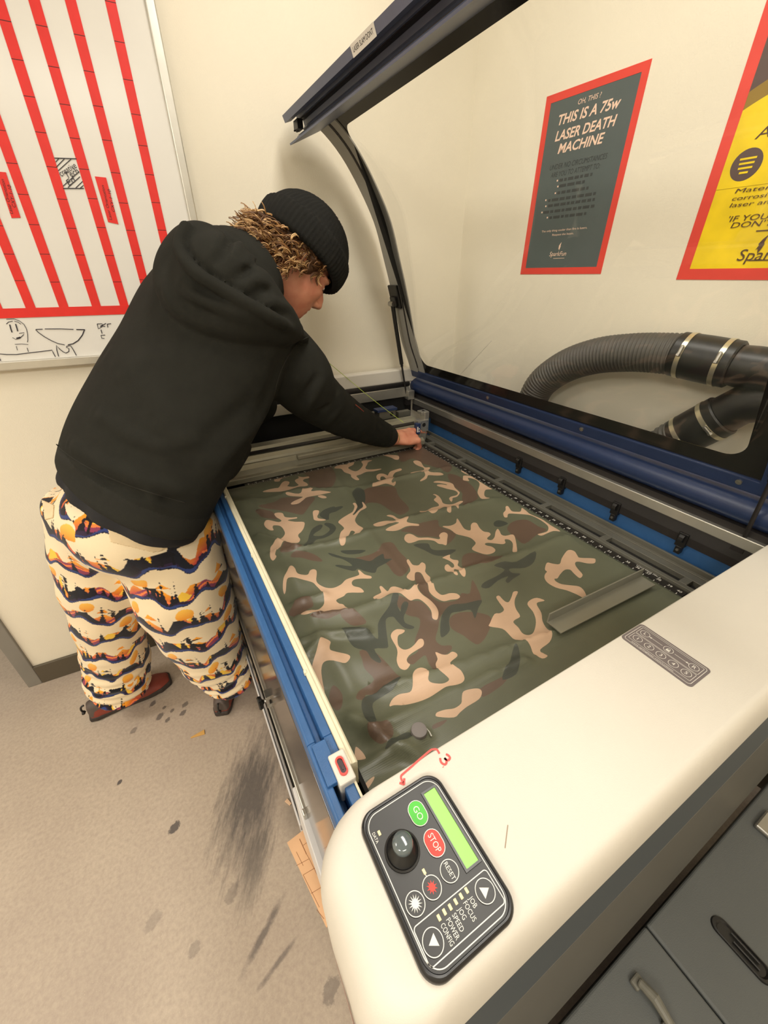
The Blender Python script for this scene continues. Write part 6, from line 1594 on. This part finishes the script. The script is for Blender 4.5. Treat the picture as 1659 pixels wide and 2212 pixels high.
M['orange_print'] = mat('orange_sleeve_print', (128, 54, 36), .85)
for pts, rr in (([(768, 874), (777, 881), (786, 889)], .0016),):
    p = path_on(f_hoodie, smooth_path(pts, 4), -.0006, -.12); mb = MB(); mb.tube(p, rr, n=6); o = mb.build('printed_mark', M['orange_print'], hoodie, smooth=True); o['label'] = 'small orange red print'

# ---- undershirt under the hem
us = GenCyl([tc_[0] + torso.T[0] * .020, tc_[0] + torso.T[0] * .045, tc_[0] + torso.T[0] * .09], RGT, [ta_[0] * .93, ta_[0] * .955, ta_[0] * .95], [tb_[0] * .96, tb_[0] * .97, tb_[0] * .95], 4)
def f_us(P_):
    x, y, z, a, b, s = us.local(P_); k0 = np.sqrt((x / a) ** 2 + (y / b) ** 2); d = (k0 - 1) * np.minimum(a, b)
    return smax(d - .004 * np.sin(x * 60 + 12 * y), caps(us, P_), .01)
v, f = mesh_sdf(f_us, (-1.6, -.7, .6), (-.6, .5, 1.3), .007); v = relax(v, f, 2)
obj('undershirt', v, f, mat('undershirt_black', (22, 22, 26), 0.85, var=.1), person, smooth=True)

# ---- trousers with the printed bands
Vp, Fp = mesh_sdf(f_pants, (-1.75, -0.75, 0.0), (-.55, 0.6, 1.25), 0.0048)
Vp = relax(Vp, Fp, 1, .5)
dl, dr = f_leg(legL, Vp), f_leg(legR, Vp)
def h1_(i, k=0): return (np.sin((i * 127.1 + k * 311.7)) * 43758.5453) % 1.0
def trousers_pattern(V):
    col = np.zeros((len(V), 3)); lf = dl < dr
    for g, m, off in ((legL, lf, 0.0), (legR, ~lf, 0.35)):
        x, y, z, a, b, s = g.local(V[m]); L_ = g.s[-1]
        u = np.arctan2(y, x) * .135 + off                    # metres round the leg
        vv = (L_ - s - np.minimum(z, 0) * (s < 1e-3)) + .012                                  # metres up from the cuff
        # rows of little landscapes: each row has a wavy foot line
        per = .108; ph = vv / per; row0 = np.floor(ph)
        q = ph + .13 * np.sin(u * 2 * math.pi / .14 + 2.4 * np.round(ph)) + .04 * np.sin(u * 2 * math.pi / .06 + ph)
        i = np.floor(q); fr = q - i
        c = np.tile(np.array(lin((240, 222, 188))[:3]), (len(fr), 1))
        def put(mask, rgb): c[mask] = lin(rgb)[:3]
        def tri(x_, w, k, lo=.5):                             # row of peaks of height 0..1
            n = np.floor(x_ / w); t = x_ / w - n; hh = lo + (1 - lo) * h1_(n + 13 * i, k); return hh * (1 - np.abs(2 * t - 1)), n
        uu = u + .053 * i
        sw = .15; sn = np.floor(uu / sw); sc = (sn + .3 + .4 * h1_(i + sn, 5)) * sw
        sun = ((uu - sc) / .021) ** 2 + ((fr - .72) / .20) ** 2 < 1
        shade = np.clip((fr - .52) / .4, 0, 1)[:, None]
        sm = sun & (h1_(i + 3 * sn, 9) > .3); c[sm] = (np.array(lin((236, 140, 28))[:3]) * (1 - shade) + np.array(lin((250, 196, 84))[:3]) * shade)[sm]
        g1, _ = tri(uu + .02, .074, 1); m1 = fr < .24 + .38 * g1
        t1 = np.clip((fr - .15) / .35, 0, 1)[:, None]; c[m1] = (np.array(lin((196, 70, 60))[:3]) * (1 - t1) + np.array(lin((252, 170, 40))[:3]) * t1)[m1]
        g2, n2 = tri(uu + .07, .058, 6); m2 = (fr < .14 + .40 * g2) & (h1_(n2 + 3 * i, 12) > .45); put(m2, (246, 200, 70))
        rs = .24 + .12 * np.sin(uu * 2 * math.pi / .14 + 1.7 * i); put((fr < rs) & (h1_(np.floor(uu / .14) + i, 14) > .3), (142, 62, 92))
        ob = np.abs(fr - (.18 + .10 * np.sin(uu * 2 * math.pi / .14 + 1.7 * i + .5))) < .035; put(ob & (h1_(np.floor(uu / .14) + i, 14) > .3), (248, 132, 70))
        g3, n3 = tri(uu + .04 * h1_(i, 3), .082, 3, .6); put((fr < .12 + .52 * g3) & (h1_(n3 + 7 * i, 4) > .55), (28, 30, 40))
        for tw, th0, thr in ((.022, .30, .55), (.016, .20, .68)):
            tn = np.floor(uu / tw); tt = np.abs(2 * (uu / tw - tn) - 1); th = th0 + .26 * h1_(tn + 31 * i, 7)
            put((fr < .10 + th * (1 - tt) * (1 + .22 * np.sin(fr * 55))) & (h1_(tn + 5 * i, 8) > thr), (28, 24, 34))
        put(fr < .11 + .04 * np.sin(uu * 2 * math.pi / .07 + i), (48, 34, 62))
        put(fr < .075 + .03 * np.sin(uu * 2 * math.pi / .09), (50, 66, 122))
        put(fr < .022, (30, 30, 52))
        # an animal standing on some rows: body, legs, neck, antlers
        an = (np.floor(uu / .17) + .60) * .17; dx = uu - an; on_ = h1_(i * 3 + np.floor(uu / .17), 11) > .45
        ani = (((dx / .019) ** 2 + ((fr - .36) / .075) ** 2 < 1) | ((np.abs(np.abs(dx) - .012) < .0028) & (fr > .08) & (fr < .36)) | (((dx - .020) / .006) ** 2 + ((fr - .46) / .11) ** 2 < 1) | ((np.abs(dx - .023) < .010) & (np.abs(fr - .58) < .020)))
        put(ani & on_, (24, 22, 28))
        col[m] = c
    return col
M['trousers'], N, L, b = new_mat('printed_fleece')
at_n = N.new('ShaderNodeAttribute'); at_n.attribute_name = 'pattern'
L.new(at_n.outputs['Color'], b.inputs['Base Color']); b.inputs['Roughness'].default_value = .92; b.inputs['Specular IOR Level'].default_value = .2; b.inputs['Sheen Weight'].default_value = .2
nz = N.new('ShaderNodeTexNoise'); nz.inputs['Scale'].default_value = 700; bp = N.new('ShaderNodeBump'); bp.inputs['Strength'].default_value = .3; bp.inputs['Distance'].default_value = .002
tcn = N.new('ShaderNodeTexCoord'); L.new(tcn.outputs['Object'], nz.inputs['Vector']); L.new(nz.outputs['Fac'], bp.inputs['Height']); L.new(bp.outputs[0], b.inputs['Normal'])
# two finer levels so the print has crisp edges
def subdivide(V, F):
    e = np.concatenate([F[:, [0, 1]], F[:, [1, 2]], F[:, [2, 3]], F[:, [3, 0]]]); es = np.sort(e, 1); ue, inv = np.unique(es, axis=0, return_inverse=True); inv = inv.ravel(); n = len(F)
    mid = V[ue].mean(1); ctr = V[F].mean(1); a = len(V); b_ = a + len(mid)
    e0, e1, e2, e3 = (a + inv[k * n:(k + 1) * n] for k in range(4)); c = b_ + np.arange(n)
    return np.concatenate([V, mid, ctr]), np.concatenate([np.stack([F[:, 0], e0, c, e3], 1), np.stack([F[:, 1], e1, c, e0], 1), np.stack([F[:, 2], e2, c, e1], 1), np.stack([F[:, 3], e3, c, e2], 1)])
Vp2, Fp2 = subdivide(Vp, Fp); Vp2 = relax(Vp2, Fp2, 1, .5)
dl, dr = f_leg(legL, Vp2), f_leg(legR, Vp2)
pcol = trousers_pattern(Vp2)
trou = obj('trousers', Vp2, Fp2, M['trousers'], person, smooth=True, vcol=pcol); trou['label'] = 'cream trousers printed with bands of mountains'
# back pockets: cream patches cut from the trouser surface and lifted
def patch(name, poly, m, lift=.003, rim_r=.0012):
    uv = project(Vp2[Fp2].mean(1)); nV = vnormals(Vp2, Fp2); q = np.array(poly, float)
    nf = np.cross(Vp2[Fp2[:, 2]] - Vp2[Fp2[:, 0]], Vp2[Fp2[:, 3]] - Vp2[Fp2[:, 1]]); facing = np.sum(nf * (CAM_C - Vp2[Fp2].mean(1)), 1) > 0
    keep = in_poly(uv, q) & facing
    if not keep.any(): return
    v, f = submesh(Vp2 + nV * lift, Fp2, keep); o = obj(name, v, f, m, trou, smooth=True); sm = o.modifiers.new('thickness', 'SOLIDIFY'); sm.thickness = .003; sm.offset = -1
    return o
M['pocket'] = mat('cream_fleece', (226, 204, 166), .92, var=.05, scale=40, bump=.3, bscale=800, spec=.2)
patch('pocket', [(232, 1125), (372, 1152), (368, 1178), (345, 1190), (330, 1192), (240, 1170)], M['pocket'])
patch('pocket', [(92, 1082), (118, 1092), (116, 1118), (100, 1122)], M['pocket'])

# ---- shoes
def shoe(name, heel, toe, lift_heel=0.0):
    heel, toe = np.array((*heel, 0.0)), np.array((*toe, 0.0)); d = unit(toe - heel); L_ = np.linalg.norm(toe - heel); sd = np.cross((0, 0, 1), d)
    def loc(P_): r = P_ - heel; return r @ d, r @ sd, P_[:, 2]
    k = L_ / .29
    def width(t): return np.interp(t, [-.01, .02, .07, .13, .20, .25, .285, .30], [.020, .033, .037, .040, .050, .047, .030, .012]) * k
    def outline(P_):
        x, y, z = loc(P_); return np.maximum(np.abs(y - .004 * np.sin(x * 12)) - width(x / k), np.maximum(-.002 - x, x - L_))
    def f_sole(P_):
        x, y, z = loc(P_); return smax(outline(P_) - .003, np.abs(z - .013) - .012, .006)
    def f_up(P_):
        x, y, z = loc(P_); top = np.interp(x / k, [0, .03, .08, .12, .18, .24, .28, .30], [.086, .088, .084, .086, .066, .050, .040, .022])
        w = width(x / k) * np.sqrt(np.clip(1 - (np.clip(z, 0, 1) / (top * 1.12)) ** 2.6, .02, 1)); o = np.maximum(np.abs(y) - w, np.maximum(.001 - x, x - L_ + .001))
        return smax(smax(o, z - top, .02), .018 - z, .004)
    lo, hi = np.minimum(heel, toe) - .08, np.maximum(heel, toe) + .08; lo[2], hi[2] = -.01, .13
    v, f = mesh_sdf(f_up, lo, hi, .0042); v = relax(v, f, 2)
    cF_ = v[f].mean(1); x, y, z = loc(cF_); tab = (x < .034 + .02 * np.clip((z - .03) / .05, 0, 1)) & (np.abs(y) < .030) & (z > .028)
    a, b_ = submesh(v, f, ~tab); u_ = obj(name, a, b_, M['shoe'], person, smooth=True)
    a, b_ = submesh(v, f, tab); obj('heel_panel', a, b_, M['shoe_grey'], u_, smooth=True)
    v, f = mesh_sdf(f_sole, lo, hi, .0042); v = relax(v, f, 2); obj('sole', v, f, M['sole'], u_, smooth=True)
    mb = MB(); e = heel - d * .002
    mb.tube(smooth_path([e + (0, 0, .082), e - d * .010 + (0, 0, .078), e - d * .014 + (0, 0, .060), e - d * .006 + (0, 0, .045)], 4), .0036, n=8); mb.tube([e - d * .012 - sd * .006 + (0, 0, .046), e - d * .012 + sd * .006 + (0, 0, .046)], .006, n=10)
    mb.build('pull_tab', M['black'], u_, smooth=True)
    return u_
M['shoe'] = mat('rust_leather', (134, 58, 44), .55, var=.12, scale=18, bump=.2, bscale=400)
M['shoe_grey'] = mat('grey_heel_leather', (86, 76, 70), .6, var=.1)
M['sole'] = mat('dark_sole', (54, 46, 42), .7, var=.1)
shoe('shoe', (-1.462, .112), (-1.172, .148)); shoe('shoe', (-1.005, -.135), (-.905, .135))

# ---- body: head, neck, arms, hands, trunk and legs in one skin
ankL, ankR = np.array((-1.395, .122, .085)), np.array((-.985, -.075, .085))
def f_body(P_):
    d = smin(f_head(P_), f_neck(P_), .025)
    x, y, z, a, b, s = torso.local(P_); k0 = np.sqrt((x / (a - .05)) ** 2 + (y / (b - .03)) ** 2); tr = smax((k0 - 1) * (np.minimum(a, b) - .03), caps(torso, P_, -.02, -.02), .03)
    d = smin(d, tr, .03)
    d = smin(d, sd_chain(P_, list(armR_cs) + [wR], list(np.minimum(armR_rs - .016, .05)) + [.026], .01), .03)
    d = smin(d, sd_chain(P_, list(armL_cs) + [wL], list(np.minimum(armL_rs - .018, .05)) + [.026], .01), .03)
    d = smin(d, f_hand(P_, handR), .006); d = smin(d, f_hand(P_, handL), .006)
    for g, hipp, ank in ((legL, tc_[0] - RGT * .09, ankL), (legR, tc_[0] + RGT * .09, ankR)):
        kn = g.C[len(g.C) // 2]; d = smin(d, sd_chain(P_, [hipp - (0, 0, .02), kn, ank], [.085, .055, .04], .02), .03)
        fw = FAC * .10 if ank is ankL else np.array((.034, .094, 0)); d = smin(d, sd_cone(P_, ank - (0, 0, .02), ank + fw - (0, 0, .045), .032, .024), .02)
    return d
Vb, Fb = mesh_sdf(f_body, (-1.65, -.7, 0.0), (.06, .5, 1.80), .0036, 3)
Vb = relax(Vb, Fb, 1, .4)
M['skin'], N, L, b = new_mat('skin')
b.inputs['Base Color'].default_value = lin((214, 148, 118)); b.inputs['Roughness'].default_value = .55; b.inputs['Subsurface Weight'].default_value = .12; b.inputs['Subsurface Radius'].default_value = (.008, .003, .0015); b.inputs['Subsurface Scale'].default_value = 1.0
nz = N.new('ShaderNodeTexNoise'); nz.inputs['Scale'].default_value = 22; nz.inputs['Detail'].default_value = 4; tcn = N.new('ShaderNodeTexCoord'); L.new(tcn.outputs['Object'], nz.inputs['Vector'])
rp = N.new('ShaderNodeValToRGB'); rp.color_ramp.elements[0].position = .35; rp.color_ramp.elements[1].position = .7; rp.color_ramp.elements[0].color = lin((204, 128, 102)); rp.color_ramp.elements[1].color = lin((222, 158, 128)); L.new(nz.outputs['Fac'], rp.inputs['Fac']); L.new(rp.outputs[0], b.inputs['Base Color'])
body = obj('body', Vb, Fb, M['skin'], person, smooth=True)
# eyes and brows, nails
for s in (1, -1):
    c = hp(.0855, s * .030, -.0005); mb = MB()
    ringe = [[c + HF * (math.sqrt(max(0, 1 - q * q)) * .0035) + (HR * math.cos(t) * .0095 + HU * math.sin(t) * .0045) * q for t in np.linspace(0, 2 * math.pi, 21)[:-1]] for q in (1, .8, .5, .15)]
    mb.loft(ringe); mb.build('eye', mat('eye_white', (226, 218, 208), .2), person, smooth=True)
    mb = MB(); mb.tube([c + HF * .003 - HU * .001, c + HF * .0046 - HU * .001], .0036, n=14); mb.build('iris', mat('iris', (70, 60, 48), .2), person)
    mb = MB(); mb.tube(smooth_path([hp(.088, s * .014, .020), hp(.090, s * .030, .026), hp(.080, s * .046, .021)], 4), [.003] * 9, n=8); mb.build('eyebrow', mat('brow_hair', (130, 96, 58), .8), person, smooth=True)

# ---- beanie with a folded cuff
tiltn = unit(HU - HF * .06 - HR * .06)
BC = hp(.004, .010, .040)
def f_beanie(P_, grow=0.0):
    r = P_ - BC
    d = sd_ell(P_, BC, HA, (.112 + grow, .098 + grow, .112 + grow)); d = smin(d, sd_ell(P_, hp(-.030, 0, .050), HA, (.096 + grow, .092 + grow, .092 + grow)), .03)
    return d
def f_cap(P_):
    cut = (P_ - hp(0, 0, .009)) @ tiltn
    shell = smax(f_beanie(P_), -cut, .006)
    cuff = smax(smax(f_beanie(P_, .0075), -cut, .006), cut - .062, .008)
    d = smin(shell, cuff, .003)
    inner = smax(f_beanie(P_, -.010), -.5 - cut, .001)
    return smax(d, -inner, .003)
v, f = mesh_sdf(f_cap, BC - .2, BC + .2, .0038); v = relax(v, f, 2)
q = (v - BC); ang = np.arctan2(q @ HR, q @ HF); nV = vnormals(v, f); v = v + nV * (.0011 * np.sin(ang * 64))[:, None]
obj('beanie', v, f, mat('black_knit', (30, 30, 28), .95, var=.08, scale=60, bump=.4, bscale=700, spec=.15), person, smooth=True)

# ---- curly hair below the beanie: a scalp layer and loose wavy locks
hair_mats = [mat('hair_brown', (92, 62, 38), .55), mat('hair_dark_blond', (140, 100, 60), .5), mat('hair_blond', (190, 148, 98), .45), mat('hair_light', (222, 186, 134), .45)]
def f_scalp(P_):
    q = P_ - hp(-.012, 0, .0); f_, r_2, u_ = q @ HF, q @ HR, q @ HU
    d = sd_ell(P_, hp(-.014, 0, .035), HA, (.106, .086, .105)) - .004 * np.sin(f_ * 160 + 3 * np.sin(u_ * 120)) * np.sin(r_2 * 150 + u_ * 90)
    d = smax(d, (f_ - .052 - .35 * np.maximum(u_, 0)), .01); d = smax(d, -.052 + .35 * f_ * (f_ > 0) - u_, .012); return smax(d, u_ - .05, .01)
v, f = mesh_sdf(f_scalp, HC - .2, HC + .2, .004)
hm = MB(); hm.add(v, [tuple(q) for q in f], 0)
rh = random.Random(5)
for k in range(620):
    th = rh.uniform(R(48), R(312)); f_, r_2 = math.cos(th), math.sin(th); hgt = rh.uniform(-.060, .018)
    if f_ > .0 and hgt < -.012 - .03 * (1 - f_) * (f_ < .3): continue
    p = hp(-.014 + .104 * f_, .085 * r_2, hgt + (.012 if f_ > .2 else 0)); out = unit(HF * f_ + HR * r_2)
    flow = unit(-HU * rh.uniform(.35, .9) - HF * rh.uniform(-.15, .75) + out * rh.uniform(.10, .65) + HR * rh.uniform(-.35, .35)); L_ = rh.uniform(.026, .056)
    a1 = unit(np.cross(flow, out)); a2 = np.cross(flow, a1); rad = rh.uniform(.003, .0075); turns = rh.uniform(.5, 1.2); ph = rh.uniform(0, 6.28); col = rh.choice((0, 0, 1, 1, 2, 2, 3)); sp = rh.uniform(.0025, .0045)
    for j in range(4):
        o1, o2 = rh.uniform(-sp, sp), rh.uniform(-sp, sp); pts = []; dph = rh.uniform(-.25, .25)
        for t in np.linspace(0, 1, 10):
            w = rad * min(1, t * 2.2); an = ph + dph + turns * 2 * math.pi * t; spread = 1 - .7 * t
            pts.append(p + flow * L_ * t + out * .004 * t + a1 * (w * math.cos(an) + o1 * spread) + a2 * (w * math.sin(an) + o2 * spread))
        hm.tube(pts, list(np.interp(np.linspace(0, 1, 10), [0, .6, 1], [.0011, .0009, .0003])), min(3, max(0, col + rh.choice((-1, 0, 0, 1)))), n=5)
hair = hm.build('hair', hair_mats, person, smooth=True)
# ---- thin bracelet
bw = wR + unit(knR - wR) * .004; bd = unit(knR - wR); b1 = unit(np.cross(bd, (0, 0, 1))); b2 = np.cross(bd, b1); mb = MB()
mb.tube([bw + (b1 * math.cos(t) * .029 + b2 * math.sin(t) * .026) for t in np.linspace(0, 2 * math.pi, 33)], .0016, n=6); mb.build('bracelet', mat('olive_cord', (150, 142, 70), .6), person, smooth=True)
